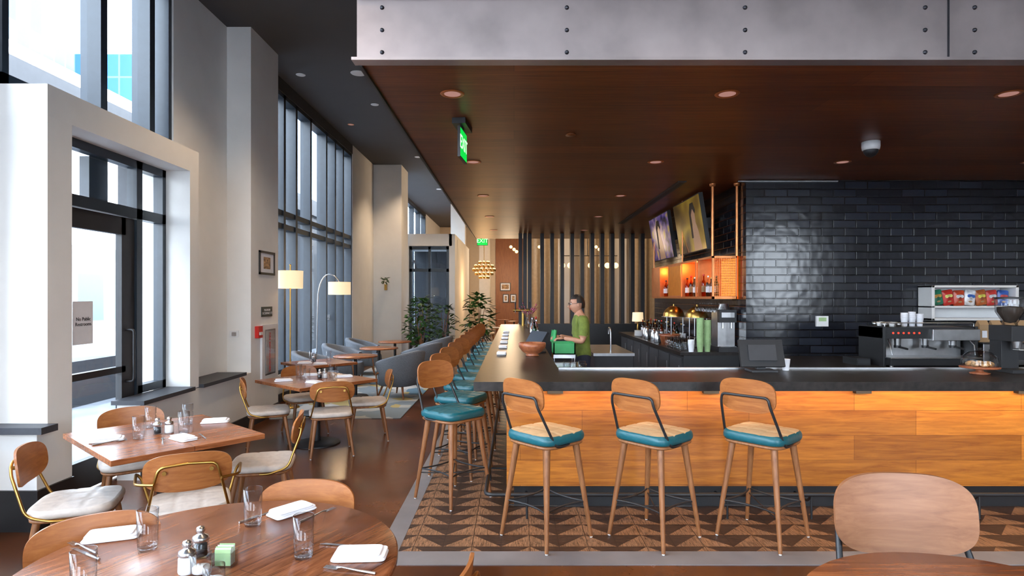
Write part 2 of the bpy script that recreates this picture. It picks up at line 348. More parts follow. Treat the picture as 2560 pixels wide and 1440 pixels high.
def window(name,y0,y1,z0,z1,mull,trans,x=XI,dep=.21,ex=-.02,w=.035):
    b=MB()
    for y in mull: b.box(x-dep,x+ex,y-w,y+w,z0,z1,'frame')
    for z in trans: b.box(x-dep+.02,x+ex-.02,y0,y1,z-.045,z+.045,'frame')
    b.box(x-dep,x+ex,y0,y1,z0,z0+.07,'frame'); b.box(x-dep,x+ex,y0,y1,z1-.07,z1,'frame')
    b.box(x-dep,x+ex,y0,y0+.06,z0,z1,'frame'); b.box(x-dep,x+ex,y1-.06,y1,z0,z1,'frame')
    b.box(x-dep+.06,x-dep+.068,y0+.03,y1-.03,z0+.03,z1-.03,'glass')
    return b.obj(name)
window('window_1',4.5,6.73,3.34,5.22,[5.62,6.37],[],w=.045)
w2=window('window_2',8.9,14.2,.45,5.1,[9.5,10.05,10.6,11.35,12.3,12.9,13.5],[2.9,3.12],w=.045)
window('window_3',17.3,26,.5,5.2,[18.5,20,21.5,23,24.5],[3.1])
window('window_4',-3.5,4.4,.74,5.22,[-2,-.4,1.2,2.8],[3.1])
text('APPLE B','window_lettering',.16,(XI-.13,12.75,1.28),(math.pi/2,0,math.pi/2),'white',w2)
b=MB(); X0,X1=-3.86,-3.76
b.box(X0,X1,4.75,4.82,0,3.08,'frame'); b.box(X0,X1,5.98,6.07,0,3.08,'frame'); b.box(X0,X1,6.42,6.48,.72,3.08,'frame')
b.box(X0,X1,4.75,6.48,2.5,2.6,'frame'); b.box(X0,X1,4.75,6.48,3.0,3.08,'frame'); b.box(X0,X1,6.0,6.48,.75,.83,'frame')
b.box(-3.95,X0,5.45,5.7,2.6,3.0,'frame')
b.box(-3.82,-3.812,4.8,6.44,2.6,3.0,'glass'); b.box(-3.82,-3.812,6.05,6.44,.8,2.5,'glass')
b.obj('door_frame_entry')
b=MB()
b.box(-3.84,-3.78,4.83,4.93,.02,2.49,'black'); b.box(-3.84,-3.78,5.78,5.97,.02,2.49,'black'); b.box(-3.84,-3.78,4.93,5.84,.02,.28,'black'); b.box(-3.84,-3.78,4.93,5.84,2.32,2.49,'black'); b.box(-3.84,-3.78,4.93,5.84,.99,1.05,'black')
b.box(-3.815,-3.807,4.92,5.86,.26,2.4,'glass')
b.tube([(-3.78,5.84,.9),(-3.70,5.84,.9),(-3.70,5.84,1.4),(-3.78,5.84,1.4)],.013,'black',rad=.03)
b.obj('door_1')
b=MB(); b.box(-3.8065,-3.8055,5.17,5.42,1.30,1.68,'linen'); nt_=b.obj('door_notice')
text('No Public\nRestrooms','notice_text',.045,(-3.804,5.30,1.5),(math.pi/2,0,math.pi/2),'dark',nt_)

# back wall (behind the camera), right wall, far wall
y0,y1=-3.7,-3.5
wins=[(-3.2,-.6,.8,4.6),(1.6,4.6,.8,4.2),(7.7,9.4,1.2,3.7)]  # unseen openings; the first two put in to light the bar front
x=-4.1; L_=[]
for (a,c,z0,z1) in wins:
    L_+=[(x,a,y0,y1,0,ZC,'wall'),(a,c,y0,y1,0,z0,'wall'),(a,c,y0,y1,z1,ZC,'wall')]; x=c
L_.append((x,12,y0,y1,0,ZC,'wall')); boxes('wall_back',L_)
for i,(a,c,z0,z1) in enumerate(wins):
    b=MB()
    for q in (a,(a+c)/2-.03,c-.06): b.box(q,q+.06,-3.66,-3.54,z0,z1,'frame')
    for q in (z0,z1-.06): b.box(a,c,-3.66,-3.54,q,q+.06,'frame')
    b.box(a+.03,c-.03,-3.6,-3.595,z0+.03,z1-.03,'glass'); b.obj('window_%d'%(i+5))
box('wall_right',12,12.2,-3.7,31,0,ZC,'wall')
b=MB(); b.box(-4.1,12,31,31.2,0,ZC,'cream'); b.box(-.95,.45,30.9,31,0,ZC,'rust'); b.obj('wall_far')
b=MB(); b.box(3.14,12,8.12,13.4,0,3.3,'tile'); b.obj('wall_tile')
b=MB(); b.box(3.02,4.37,8.085,8.115,3.27,3.285,'inox'); b.obj('trim_tile_top')
b=MB(); b.box(-1.03,12,4.06,16.3,3.3,3.42,'wceil'); b.obj('ceiling_canopy_soffit',recenter=False)
b=MB(); b.box(-1.02,12,4.1,16.28,3.42,ZC,'dark'); b.obj('ceiling_canopy_bulkhead')
b=MB(); b.box(-1.048,12,4.0,4.06,3.3,3.70,'steel'); b.box(-1.075,12,3.96,4.06,3.285,3.305,'steel'); b.box(-1.048,12,3.96,4.06,3.70,3.72,'dark')
b.box(2.888,2.898,3.992,4.0,3.305,3.7,'bolt'); b.box(-1.055,-1.03,4.06,16.3,3.28,3.42,'black')
for xx in (-.88,.352,1.54,2.74,3.07,4.3,5.6):
    for z in (3.35,3.498,3.648):
        b.T=Matrix.Translation((xx,4.0,z))@Matrix.Rotation(math.pi/2,4,'X'); b.lathe([(0,.014),(.007,.013),(.012,.009),(.015,0)],(0,0,0),'bolt',12)
b.T=Matrix()
b.obj('steel_beam')
b=MB(); b.lathe([(.095,0),(.088,-.006),(.07,-.004),(.062,.0)],(0,0,0),'copper',28); b.lathe([(.064,-.002),(.0,-.002)],(0,0,0),'dl',28)
dlm,_=b.mesh('recessed_downlight',False)
b=MB(); b.lathe([(.095,0),(.088,-.006),(.07,-.008),(.0,-.008)],(0,0,0),'white',28); spm,_=b.mesh('ceiling_speaker',False)
def spot(loc,e,ang=110,col=(1,.74,.48),blend=.8,r=.05):
    l=D.lights.new('spot','SPOT'); l.energy=e; l.spot_size=math.radians(ang); l.spot_blend=blend; l.color=col; l.shadow_soft_size=r
    o=D.objects.new('downlight_lamp',l); C.collection.objects.link(o); o.location=loc
    return o
for y in (4.67,7.03,9.37,11.8,14.2):
    for x in (-.48,1.66,3.85,6.05):
        if y>8 and x>3: continue
        place(dlm,'recessed_downlight',(x,y,3.299)); spot((x,y,3.28),48,125)
for (x,y,s) in [(-3.45,9.7,.8),(-2.5,9.63,1.3),(-2.6,11.2,.8),(-3.4,12.5,.7),(-2.46,15.4,1.0),(-2.5,20,1)]:
    place(spm if s>=.8 else dlm,'ceiling_speaker' if s>=.8 else 'recessed_downlight',(x,y,ZC-.001),scale=s)
for (x,y) in [(-2.5,11.5),(-2.5,15.5),(-1.8,2.2),(1.5,1.5),(4.5,1.5),(-2.2,6.6),(7,1.5)]: spot((x,y,ZC-.05),240,110)  # unseen fill spots added to brighten the room, no fixtures here
b=MB(); b.box(2.24,2.36,8.2,12.9,3.288,3.3,'black'); b.box(2.27,2.33,8.25,12.85,3.284,3.289,'dark'); b.obj('linear_air_diffuser')
b=MB(); b.lathe([(0,0),(.085,0),(.085,-.05),(.08,-.08),(.07,-.085)],(3.64,6.12,3.3),'white',24); b.lathe([(.07,-.08),(.066,-.11),(.045,-.14),(.02,-.153),(0,-.156)],(3.64,6.12,3.3),'black',24); b.obj('dome_security_camera')
b=MB(); b.lathe([(0,0),(.05,0),(.05,-.012),(0,-.016)],(.55,5.83,3.3),'wceil',20); b.obj('smoke_detector')
def exitsign(x,y,z,rz):
    b=MB(); b.box(-.17,.17,-.06,.06,-.05,0,'black'); b.cyl((0,0,-.07),(0,0,0),.015,.015,'black',8); b.box(-.16,.16,-.012,.012,-.34,-.07,'black'); b.box(-.15,.15,-.0135,.0135,-.33,-.08,'exit')
    o=b.obj('exit_sign',recenter=False,loc=(x,y,z),rz=rz); C.view_layer.update()
    t=text('EXIT','exit_letters',.17,(0,0,0),(0,0,0),'exitdk',None)
    t.parent=o; t.location=(0,-.0145,-.205); t.rotation_euler=(math.pi/2,0,0)
    return o
exitsign(-.47,5.45,3.3,math.radians(84))
exitsign(-.95,18.0,3.6,0)
box('exit_sign_bracket',-.97,-.93,17.98,18.02,3.6,ZC,'black')

# ------------------------------------------------------------------ bar
b=MB()
b.box(-.31,9,4.58,5.4,1.0,1.07,'counter'); b.box(-.31,.4,5.4,14.2,1.0,1.07,'counter')
b.box(-.06,9,4.85,5.3,.19,1.0,'wbar'); b.box(-.06,.3,5.3,14.0,.19,1.0,'wbar')
b.box(.0,9,4.92,5.25,0,.19,'black'); b.box(.0,.28,5.25,13.95,0,.19,'black')
b.box(.4,9,5.385,5.415,1.07,1.085,'inox')
b.box(-.02,8.9,4.70,4.72,.99,1.0,'led')
for x in (.33,1.58,2.80,4.1): b.box(x-.062,x+.062,4.80,4.85,.945,.998,'black')
b.obj('bar_counter',recenter=False)
l=D.lights.new('led','AREA'); l.shape='RECTANGLE'; l.size=8.8; l.size_y=.03; l.energy=26; l.color=(1,.66,.34); o=D.objects.new('led_strip_light',l); C.collection.objects.link(o); o.location=(4.4,4.71,.985); o.rotation_euler=(math.radians(25),0,0)  # added area light under the counter, brightens the bar front
b=MB(); b.tube([(-.22,13.9,.19),(-.22,4.64,.19),(8.9,4.64,.19)],.016,'black',rad=.06)
for x in (.1,1.65,2.3,3.6,5,6.5): b.tube([(x,4.93,.12),(x,4.7,.12),(x,4.64,.19)],.009,'black',rad=.03); b.cyl((x,4.64,.19),(x,4.64,0),.009,.009,'black',8)
for y in (5.6,7,8.5,10,11.5,13): b.cyl((-.22,y,.19),(-.22,y,0),.009,.009,'black',8); b.tube([(-.22,y,.12),(.02,y,.12)],.009,'black')
b.obj('foot_rail')
def stool(top):
    b=MB()
    b.pad(.45,.43,.70,.765,'teal',top,e=5,groove=.008,dome=.012)
    b.pad(.43,.41,.675,.70,'wleg',e=5,n=12,dome=0)
    for sx in(-1,1):
        for sy in(-1,1):
            b.cyl((sx*.15,sy*.145,.68),(sx*.228,sy*.225,0.008),.025,.0135,'wleg',10); b.cyl((sx*.228,sy*.225,.008),(sx*.2285,sy*.2255,0),.010,.010,'white',8)
    q=.198
    cs=[(-q,-q),(q,-q),(q,q),(-q,q)]
    for i in range(4):
        a=cs[i];c=cs[(i+1)%4]; mx=(a[0]+c[0])/2*.62; my=(a[1]+c[1])/2*.62
        pts=[]
        for t in [k/10 for k in range(11)]:
            pts.append(((1-t)**2*a[0]+2*t*(1-t)*mx+t*t*c[0],(1-t)**2*a[1]+2*t*(1-t)*my+t*t*c[1],.255))
        b.tube(pts,.007,'black')
    for i in range(4):
        a=cs[i];b.tube([(a[0],a[1],.22),(a[0]*.55,a[1]*.55,.215),(0,0,.215)],.005,'black',n=6)
    b.tube([(-.205,.02,.69),(-.215,-.12,.69),(-.175,-.262,.98),(-.165,-.268,1.035),(.165,-.268,1.035),(.175,-.262,.98),(.215,-.12,.69),(.205,.02,.69)],.0095,'black',rad=.045)
    b.backpanel(.40,.235,.013,1.035,-.255,.75,'wback')
    for sx in(-1,1): b.cyl((sx*.13,-.268,1.035),(sx*.13,-.24,1.035),.008,.008,'black',8)
    return b.mesh('bar_stool',False)[0]
st1=stool('tan'); st2=stool('teal')
for x in (.23,1.005,1.78): place(st1,'bar_stool',(x,4.30,.006),face(.74,.67))
for i in range(11): place(st2,'bar_stool',(-.52+.004*i,5.12+.74*i,.006),face(.74,-.67) if i==0 else face(.93,-.36)+random.uniform(-.08,.08))
b=MB(); b.lathe([(0,1.05),(.395,1.05),(.40,1.045),(.40,1.02),(.39,1.015),(0,1.015)],(1.0,1.18,0),'wtable',48); b.cyl((1.0,1.18,.02),(1.0,1.18,1.015),.035,.035,'black'); b.lathe([(0,.03),(.2,.022),(.25,.01),(.25,0)],(1.0,1.18,0),'black',32)
b.obj('high_top_table')
st3=st2.copy(); st3.name='bar_stool_walnut'
for i,m in enumerate(st3.materials):
    if m==M['wback']: st3.materials[i]=M['wbackf']
place(st3,'bar_stool',(1.16,1.585,0),face(-.10,-1),scale=1.02)

def dchair(arms):
    b=MB()
    b.pad(.46,.45,.425,.475,'creamlea',e=4.5,groove=.005,dome=.012); b.pad(.44,.43,.40,.425,'wleg',e=4.5,n=12,dome=0)
    for sx in(-1,1):
        for sy in(-1,1):
            b.cyl((sx*.165,sy*.16,.41),(sx*.22,sy*.225,.006),.021,.012,'wleg',10); b.cyl((sx*.22,sy*.225,.006),(sx*.22,sy*.225,0),.009,.009,'white',8)
        b.tube([(sx*.19,.05,.412),(sx*.235,-.06,.412),(sx*.215,-.20,.45),(sx*.165,-.285,.69),(sx*.145,-.29,.755),(0,-.292,.765)],.0085,'brass',rad=.05)
        b.cyl((sx*.12,-.29,.72),(sx*.12,-.262,.72),.012,.012,'brass',8)
        if arms: b.tube([(sx*.17,-.285,.66),(sx*.27,-.2,.65),(sx*.29,.08,.645),(sx*.265,.13,.60),(sx*.215,.12,.415)],.0085,'brass',rad=.05)
    b.backpanel(.46,.225,.013,.712,-.275,.8,'wback',e=3.0)
    return b.mesh('dining_chair',False)[0]
dc=dchair(False); dca=dchair(True)
def table(name,cx,cy,w,d,rz,z=.75):
    b=MB(); b.box(-w/2,w/2,-d/2,d/2,z-.035,z,'wtable'); b.box(-w/2+.06,w/2-.06,-d/2+.06,d/2-.06,z-.05,z-.035,'black')
    b.cyl((0,0,.02),(0,0,z-.05),.045,.04,'black'); b.lathe([(0,.035),(.2,.028),(.27,.012),(.27,0)],(0,0,0),'black',32)
    return b.obj(name,.003,False,loc=(cx,cy,0),rz=rz)
table('dining_table',-2.48,4.25,.94,1.08,math.radians(49))
for (x,y,fx,fy,a) in [(-2.70,3.72,.93,.36,0),(-2.00,3.70,-.45,.89,1),(-1.93,4.62,-.97,-.25,0),(-2.95,4.66,.6,-.8,0)]:
    place(dca if a else dc,'dining_chair',(x,y,0),face(fx,fy))
table('dining_table',-2.32,7.05,1.0,1.0,math.radians(49))
for (x,y,fx,fy) in [(-2.75,6.72,.9,.4),(-2.02,6.62,-.35,.93),(-1.78,7.3,-.97,-.3),(-2.65,7.6,.6,-.8)]: place(dc,'dining_chair',(x,y,0),face(fx,fy))
b=MB(); b.lathe([(0,.75),(.655,.75),(.662,.744),(.662,.716),(.655,.71),(0,.71)],(0,0,0),'wtable2',96); b.cyl((0,0,.02),(0,0,.71),.05,.05,'black'); b.lathe([(0,.035),(.25,.028),(.33,.012),(.33,0)],(0,0,0),'black',32)
b.obj('round_dining_table',recenter=False,loc=(-1.1,2.2,0),rz=math.radians(-28))
for (x,y,fx,fy) in [(-1.56,2.24,.55,-.78),(-1.0,2.66,-.0,-1),(-.44,2.03,-.98,.2)]:
    place(dc,'dining_chair',(x,y,0),face(fx,fy))
b=MB(); b.lathe([(0,.70),(.37,.70),(.375,.695),(.375,.675),(0,.67)],(0,0,0),'wtable',40); b.cyl((0,0,.02),(0,0,.68),.03,.03,'black'); b.lathe([(0,.03),(.2,.02),(.22,0)],(0,0,0),'black',24)
lt,_=b.mesh('lounge_table',False)
table('dining_table',-2.86,8.8,.8,.8,math.radians(45)).location.z=.012
for (x,y) in [(-2.72,10.3),(-2.68,11.9),(-2.7,13.6)]: place(lt,'lounge_table',(x,y,.013))
def armchair():
    b=MB(); n=28; vs=[];fs=[]
    for i in range(n+1):
        a=math.radians(-125+250*i/n); t=abs(a)/math.radians(125)
        zt=.80-.20*t**1.6; ri,ro=.31,.385; 
        dx,dy=math.sin(a),-math.cos(a)
        lean=.05
        prof=[(ri,.22),(ri+.005,.40),(ri+lean*.5,zt-.03),(ri+lean*.6+.015,zt),(ro+lean-.01,zt),(ro+lean,zt-.03),(ro+.0,.40),(ro-.03,.22)]
        for r,z in prof: vs.append((dx*r,dy*r*1.0,z))
    m=8
    for i in range(n):
        for k in range(m): fs.append((i*m+k,i*m+(k+1)%m,(i+1)*m+(k+1)%m,(i+1)*m+k))
    fs.append(tuple(range(m))); fs.append(tuple(n*m+k for k in range(m))[::-1])
    b.add(vs,fs,'grey',True)
    b.pad(.62,.64,.20,.43,'grey',e=3,dome=.02,cy=.03)
    for sx in(-1,1):
        for sy in(-1,1): b.cyl((sx*.2,sy*.2,.22),(sx*.26,sy*.27,0),.022,.012,'wleg',10)
        b.tube([(sx*.26,.27,0),(sx*.34,.24,.42),(sx*.36,.0,.45)],.012,'wleg',rad=.05)
    return b.mesh('armchair',False)[0]
am=armchair()
for (x,y,fx,fy) in [(-1.96,10.3,-1,.5),(-1.88,12.1,-1,.45),(-1.85,13.9,-1,.3),(-3.3,10.1,1,.1),(-3.3,11.7,1,0),(-3.3,13.3,1,0)]: place(am,'armchair',(x,y,.013),face(fx,fy))
box('area_rug',-3.45,-1.6,8.45,14.8,0,.012,'rug')

# tableware
def tumblr():
    b=MB(); b.lathe([(0,.012),(.032,.012),(.0345,.02),(.038,.155),(.0365,.155)],(0,0,0),'tumbler',28); b.lathe([(0,0),(.032,0),(.034,.012),(.032,.014)],(0,0,0),'tumbler',28)
    b.tube([(.0372*math.cos(k*math.pi/14),.0372*math.sin(k*math.pi/14),.155) for k in range(29)],.0012,'tumbler',n=6); return b.mesh('water_glass',False)[0]
tg=tumblr()
def mill(dark):
    b=MB(); b.lathe([(0,0),(.024,0),(.026,.006),(.025,.045),(.021,.05)],(0,0,0),'white' if not dark else 'tumbler',20); b.lathe([(.021,.05),(.026,.055),(.024,.066),(.012,.073),(.010,.078),(.014,.084),(.012,.095),(.0,.1)],(0,0,0),'inox',20)
    if dark: b.lathe([(0,.004),(.02,.004),(.02,.04),(0,.04)],(0,0,0),'black',16)
    return b.mesh('pepper_mill',False)[0]
mp_,ms_=mill(True),mill(False)
def napkin():
    b=MB(); b.pad(.20,.11,.0,.009,'linen',e=9,n=14,dome=.004); b.pad(.185,.105,.010,.018,'linen',e=9,n=14,dome=.005,cx=.005,cy=.004); b.pad(.17,.10,.019,.026,'linen',e=9,n=14,dome=.003,cx=-.004,cy=-.002); return b.mesh('folded_napkin',False)[0]
nk=napkin()
def fork():
    b=MB(); b.tube([(0,-.1,.003),(0,-.02,.006),(0,.03,.010),(0,.05,.006)],.004,'inox',n=6,rs=[.006,.004,.003,.006])
    b.box(-.011,.011,.045,.06,.004,.007,'inox')
    for x in(-.009,-.003,.003,.009): b.box(x-.0014,x+.0014,.058,.1,.004,.006,'inox')
    return b.mesh('fork',False)[0]
def knife():
    b=MB(); b.tube([(0,-.11,.004),(0,-.02,.004)],.005,'inox',n=6); b.add([(-.002,-.02,.002),(.009,-.02,.002),(.009,.08,.002),(-.002,.1,.002),(-.002,-.02,.004),(.009,-.02,.004),(.009,.08,.004),(-.002,.1,.004)],[(0,1,2,3),(7,6,5,4),(0,4,5,1),(1,5,6,2),(2,6,7,3),(3,7,4,0)],'inox'); return b.mesh('knife',False)[0]
fk,kn=fork(),knife()
zt=.751
for (x,y) in [(-1.405,2.30),(-1.11,2.55),(-.784,2.235),(-1.385,1.93),(-2.56,4.09),(-2.69,4.44),(-2.35,4.27),(-2.48,4.56),(-2.5,7.1),(-2.6,7.25),(-2.35,6.8),(-2.2,7.25),(-2.1,7.0),(-2.9,8.7),(-3.0,8.9),(-2.75,8.9)]: place(tg,'water_glass',(x,y,zt+(.012 if y>8 else 0)))
for (x,y,r) in [(-1.62,2.42,.35),(-1.0,2.70,.9),(-.575,2.24,.05),(-2.74,4.04,.5),(-2.25,4.08,-.6),(-2.31,4.64,.3),(-2.65,6.9,.4),(-2.25,6.75,-.5),(-2.05,7.25,.3),(-2.5,7.4,.2),(-3.0,8.6,.2),(-2.75,8.5,.3)]: place(nk,'folded_napkin',(x,y,zt+(.012 if y>8 else 0)),r)
for (x,y) in [(-1.17,2.24),(-2.52,4.24),(-2.3,7.1),(-2.95,8.85)]: place(mp_,'pepper_mill',(x,y,zt+(.012 if y>8 else 0)),scale=1.15)
for (x,y) in [(-1.15,2.11),(-2.46,4.28),(-2.26,7.17)]: place(ms_,'salt_mill',(x,y,zt),scale=1.15)
place(fk,'fork',(-.58,2.12,zt),math.radians(75)); place(kn,'knife',(-.66,2.33,zt),math.radians(80)); place(kn,'knife',(-1.62,2.26,zt),math.radians(60)); place(fk,'fork',(-1.66,2.31,zt),math.radians(60)); place(kn,'knife',(-1.12,2.66,zt),math.radians(-30)); place(fk,'fork',(-.87,2.66,zt),math.radians(-30))
place(fk,'fork',(-2.36,4.03,zt),math.radians(30)); place(kn,'knife',(-2.17,4.17,zt),math.radians(40)); place(fk,'fork',(-2.68,3.98,zt+.0),math.radians(-40))
b=MB(); x,y=-1.045,2.17
for sx in(-1,1): b.box(x+sx*.034-.002,x+sx*.034+.002,y-.025,y+.025,zt,zt+.05,'tumbler'); b.box(x-.034,x+.034,y+sx*.025-.002,y+sx*.025+.002,zt,zt+.05,'tumbler')
for i in range(9): b.box(x-.028,x+.028,y-.02+.0045*i,y-.018+.0045*i,zt+.004,zt+.062+.004*(i%3),'linen' if i%2 else 'cupgreen')
b.obj('sugar_caddy')
def candle(x,y):
    b=MB(); b.lathe([(0,0),(.03,0),(.034,.01),(.034,.075),(.032,.075)],(x,y,zt),'tumbler',24); b.lathe([(0,.012),(.028,.012),(.028,.03),(0,.03)],(x,y,zt),'white',20); b.obj('candle_holder')
candle(-1.09,2.09); candle(-1.0,2.0)

# ------------------------------------------------------------------ floor lamps
b=MB(); x,y=-3.45,9.25
b.lathe([(0,.012),(.13,.012),(.14,.02),(.13,.035),(.02,.04)],(x,y,0),'brass',28); b.cyl((x,y,.03),(x,y,2.2),.011,.011,'brass'); b.lathe([(.185,1.85),(.19,2.12)],(x,y,0),'shade',32); b.lathe([(.185,1.85),(.18,1.85),(.185,2.12),(.19,2.12)],(x,y,0),'shade',32); b.ball((x,y,2.21),.015,'brass'); b.ball((x,y,1.97),.045,'bulb'); b.tube([(x-.185,y,2.1),(x+.185,y,2.1)],.004,'brass')
b.obj('floor_lamp')
b=MB(); x,y=-3.62,11.0
b.lathe([(0,.012),(.14,.012),(.15,.025),(.14,.05),(.02,.055)],(x,y,0),'inox',28)
arc=[(x,y,.04),(x,y,.8),(x+.01,y,1.3)]
for k in range(15):
    t=math.pi*k/14; arc.append((x+.02+.2*(1-math.cos(t)),y,1.65+.48*math.sin(t) if t<math.pi/2 else 1.95+.18*math.sin(t)))
b.tube(arc,.011,'inox'); sx=arc[-1][0]
b.lathe([(.2,1.76),(.2,1.99)],(sx,y,0),'shade',32); b.lathe([(.195,1.76),(.195,1.99)],(sx,y,0),'shade',32); b.cyl((sx,y,1.9),(sx,y,2.0),.012,.012,'inox'); b.ball((sx,y,1.86),.04,'bulb'); b.tube([(sx-.195,y,1.97),(sx+.195,y,1.97)],.004,'inox')
b.obj('arc_floor_lamp')
def point(loc,e,col=(1,.72,.42),r=.05):
    l=D.lights.new('pt','POINT'); l.energy=e; l.color=col; l.shadow_soft_size=r; o=D.objects.new('lamp_bulb_light',l); C.collection.objects.link(o); o.location=loc
point((-3.45,9.25,1.9),14); point((sx,11,1.8),14)

def frame_x(name,xw,y0,y1,z0,z1,fm='black',t=.02,art='art'):
    b=MB(); w=.03; b.box(xw,xw+t,y0,y1,z0,z0+w,fm); b.box(xw,xw+t,y0,y1,z1-w,z1,fm); b.box(xw,xw+t,y0,y0+w,z0,z1,fm); b.box(xw,xw+t,y1-w,y1,z0,z1,fm)
    b.box(xw,xw+.008,y0+w*.8,y1-w*.8,z0+w*.8,z1-w*.8,'linen'); dy=(y1-y0)*.28; dz=(z1-z0)*.25; b.box(xw,xw+.010,y0+dy,y1-dy,z0+dz,z1-dz,art); b.obj(name)
frame_x('picture_frame',-3.5,8.22,8.74,2.03,2.36)
b=MB(); b.box(-3.5,-3.49,8.3,8.66,1.44,1.58,'sign'); sg=b.obj('wall_sign')
text('MAXIMUM\nOCCUPANCY 77','sign_text',.045,(-3.488,8.48,1.51),(math.pi/2,0,math.pi/2),'white',sg)
b=MB(); b.box(-3.5,-3.45,8.1,8.24,1.16,1.32,'red'); b.box(-3.45,-3.44,8.13,8.21,1.2,1.24,'white'); b.obj('fire_alarm_pull')
b=MB(); b.box(-3.499,-3.47,8.27,8.8,.55,1.33,'white'); b.box(-3.47,-3.462,8.36,8.71,.62,1.26,'tumbler'); b.box(-3.472,-3.466,8.38,8.69,.64,1.24,'white'); fc=b.obj('fire_extinguisher_cabinet')
text('FIRE EXTINGUISHER','cabinet_text',.062,(-3.459,8.5,.94),(math.pi/2,math.pi/2,math.pi/2),'red',fc)
b=MB(); b.box(-3.78,-3.66,7.965,7.98,1.18,1.27,'white'); b.box(-3.75,-3.69,7.962,7.966,1.2,1.25,'inox'); b.obj('light_switch_plate')
b=MB(); b.box(-3.5,-3.44,16.2,16.3,1.9,2.05,'brass'); b.box(-3.51,-3.43,16.19,16.3,2.04,2.055,'brass')
b.obj('wall_planter')
def leaves(name,c,n,R,H,z0,lw=.05,ll=.16,pot=None,mat='leaf',seed=1):
    rnd=random.Random(seed); b=MB(); cx,cy=c
    if pot: 
        b.lathe([(0,0),(pot*.75,0),(pot,pot*1.5),(pot*.93,pot*1.5),(pot*.9,pot*1.35),(0,pot*1.35)],(cx,cy,0),'dark',24); b.lathe([(0,pot*1.36),(pot*.9,pot*1.36)],(cx,cy,0),'soil',16)
        for k in range(5):
            a=rnd.uniform(0,6.28); b.tube([(cx,cy,pot*1.3),(cx+R*.25*math.cos(a),cy+R*.25*math.sin(a),z0+H*.4),(cx+R*.5*math.cos(a),cy+R*.5*math.sin(a),z0+H*.85)],.01,'wleg',n=6,rs=[.014,.01,.004])
    for i in range(n):
        a=rnd.uniform(0,6.28); rr=R*math.sqrt(rnd.random()); z=z0+H*rnd.random(); sh=math.sin(math.pi*min(1,max(.05,(z-z0)/H*.9+.08)))**.5
        p=Vector((cx+rr*sh*math.cos(a),cy+rr*sh*math.sin(a),z)); d=Vector((math.cos(a)+rnd.uniform(-.5,.5),math.sin(a)+rnd.uniform(-.5,.5),rnd.uniform(-.6,.7))).normalized(); sd=d.cross(Vector((0,0,1))).normalized(); up=sd.cross(d)
        L=ll*rnd.uniform(.7,1.2); W=lw*rnd.uniform(.8,1.2)
        vs=[p,p+d*L*.3+sd*W*.8+up*.01,p+d*L*.65+sd*W*.75,p+d*L-up*.02,p+d*L*.65-sd*W*.75,p+d*L*.3-sd*W*.8+up*.01,p+d*L*.5-up*.012]
        b.add(vs,[(0,1,6),(1,2,6),(2,3,6),(3,4,6),(4,5,6),(5,0,6)],mat,True)
    return b.obj(name)
leaves('air_plant',(-3.47,16.14),26,.06,.18,2.055,.02,.10,seed=3)
leaves('potted_ficus',(-2.35,15.2),420,.42,1.25,.45,.045,.15,pot=.2,seed=5)
leaves('potted_rubber_plant',(-1.0,17.0),170,.4,1.25,.55,.08,.26,pot=.22,seed=6)
leaves('potted_palm',(-1.95,16.6),120,.35,1.0,.5,.05,.22,pot=.18,seed=8)

# ------------------------------------------------------------------ far zone
boxes('wall_vestibule',[(-3.82,-3.06,17.45,17.65,0,3.55,'wall'),(-3.06,-1.81,17.45,17.65,3.2,3.55,'wall'),(-1.9,-1.72,17.65,23,0,3.45,'wall'),(-1.89,-1.72,17.45,17.65,0,3.55,'wall'),(-3.82,-1.72,17.65,23,3.45,3.55,'wall'),(-3.82,-1.72,23,23.2,0,3.55,'dark')])
b=MB()
for x in (-3.05,-2.5,-1.97): b.box(x,x+.07,17.5,17.6,0,3.19,'frame')
for z in (0,2.45,3.1): b.box(-3.05,-1.9,17.5,17.6,z,z+.09,'frame')
b.box(-3.0,-1.95,17.54,17.55,.1,3.1,'glass'); b.obj('door_2')
b=MB(); b.box(-2.45,-1.9,23.2,23.7,0,ZC,'wall'); b.obj('wall_far_column')
b=MB(); b.box(-1.45,-1.0,25,25.4,0,ZC,'cream'); b.obj('wall_cream_pier')
b=MB()
for i in range(14):
    x=.16+.115*i if i<3 else .45+.25*(i-2)
    b.box(x-.045,x+.045,14.9,15.18,1.05 if i>2 else 0,3.295,'dark')
b.box(.1,3.7,14.85,15.25,0,1.05,'black')
b.obj('slatted_screen')
def curtain(name,x0,x1,y,z0,z1,mat):
    n=int((x1-x0)*30); vs=[];fs=[]
    for i in range(n+1):
        x=x0+(x1-x0)*i/n; yy=y+.06*math.sin(x*22); vs+=[(x,yy,z0),(x,yy,z1)]
    for i in range(n): fs.append((2*i,2*i+2,2*i+3,2*i+1))
    MB().add(vs,fs,mat,True).obj(name)
for (a,c) in [(.6,1.5),(2.2,3.3),(4.0,5.6)]: curtain('drape',a,c,20.5,0,4.6,'curtain')
box('curtain_track',.4,6,20.4,20.6,4.6,4.7,'black')
for (x0,x1) in [(1.55,2.1),(3.4,3.9)]: box('wall_partition',x0,x1,20.8,21,0,ZC,'wall')
for (x,y,fx) in [(-.9,21,1),(.5,22.3,-1),(-.75,24.6,1),(.4,18,1),(1.7,18.9,-1),(3.0,18.5,-1)]:
    place(dc,'dining_chair',(x,y,0),face(fx,.1))
for (x,y) in [(-.2,21.3),(0,25.4),(1.1,18.0),(2.3,18.3),(-.4,27)]: place(lt,'lounge_table',(x,y,0))
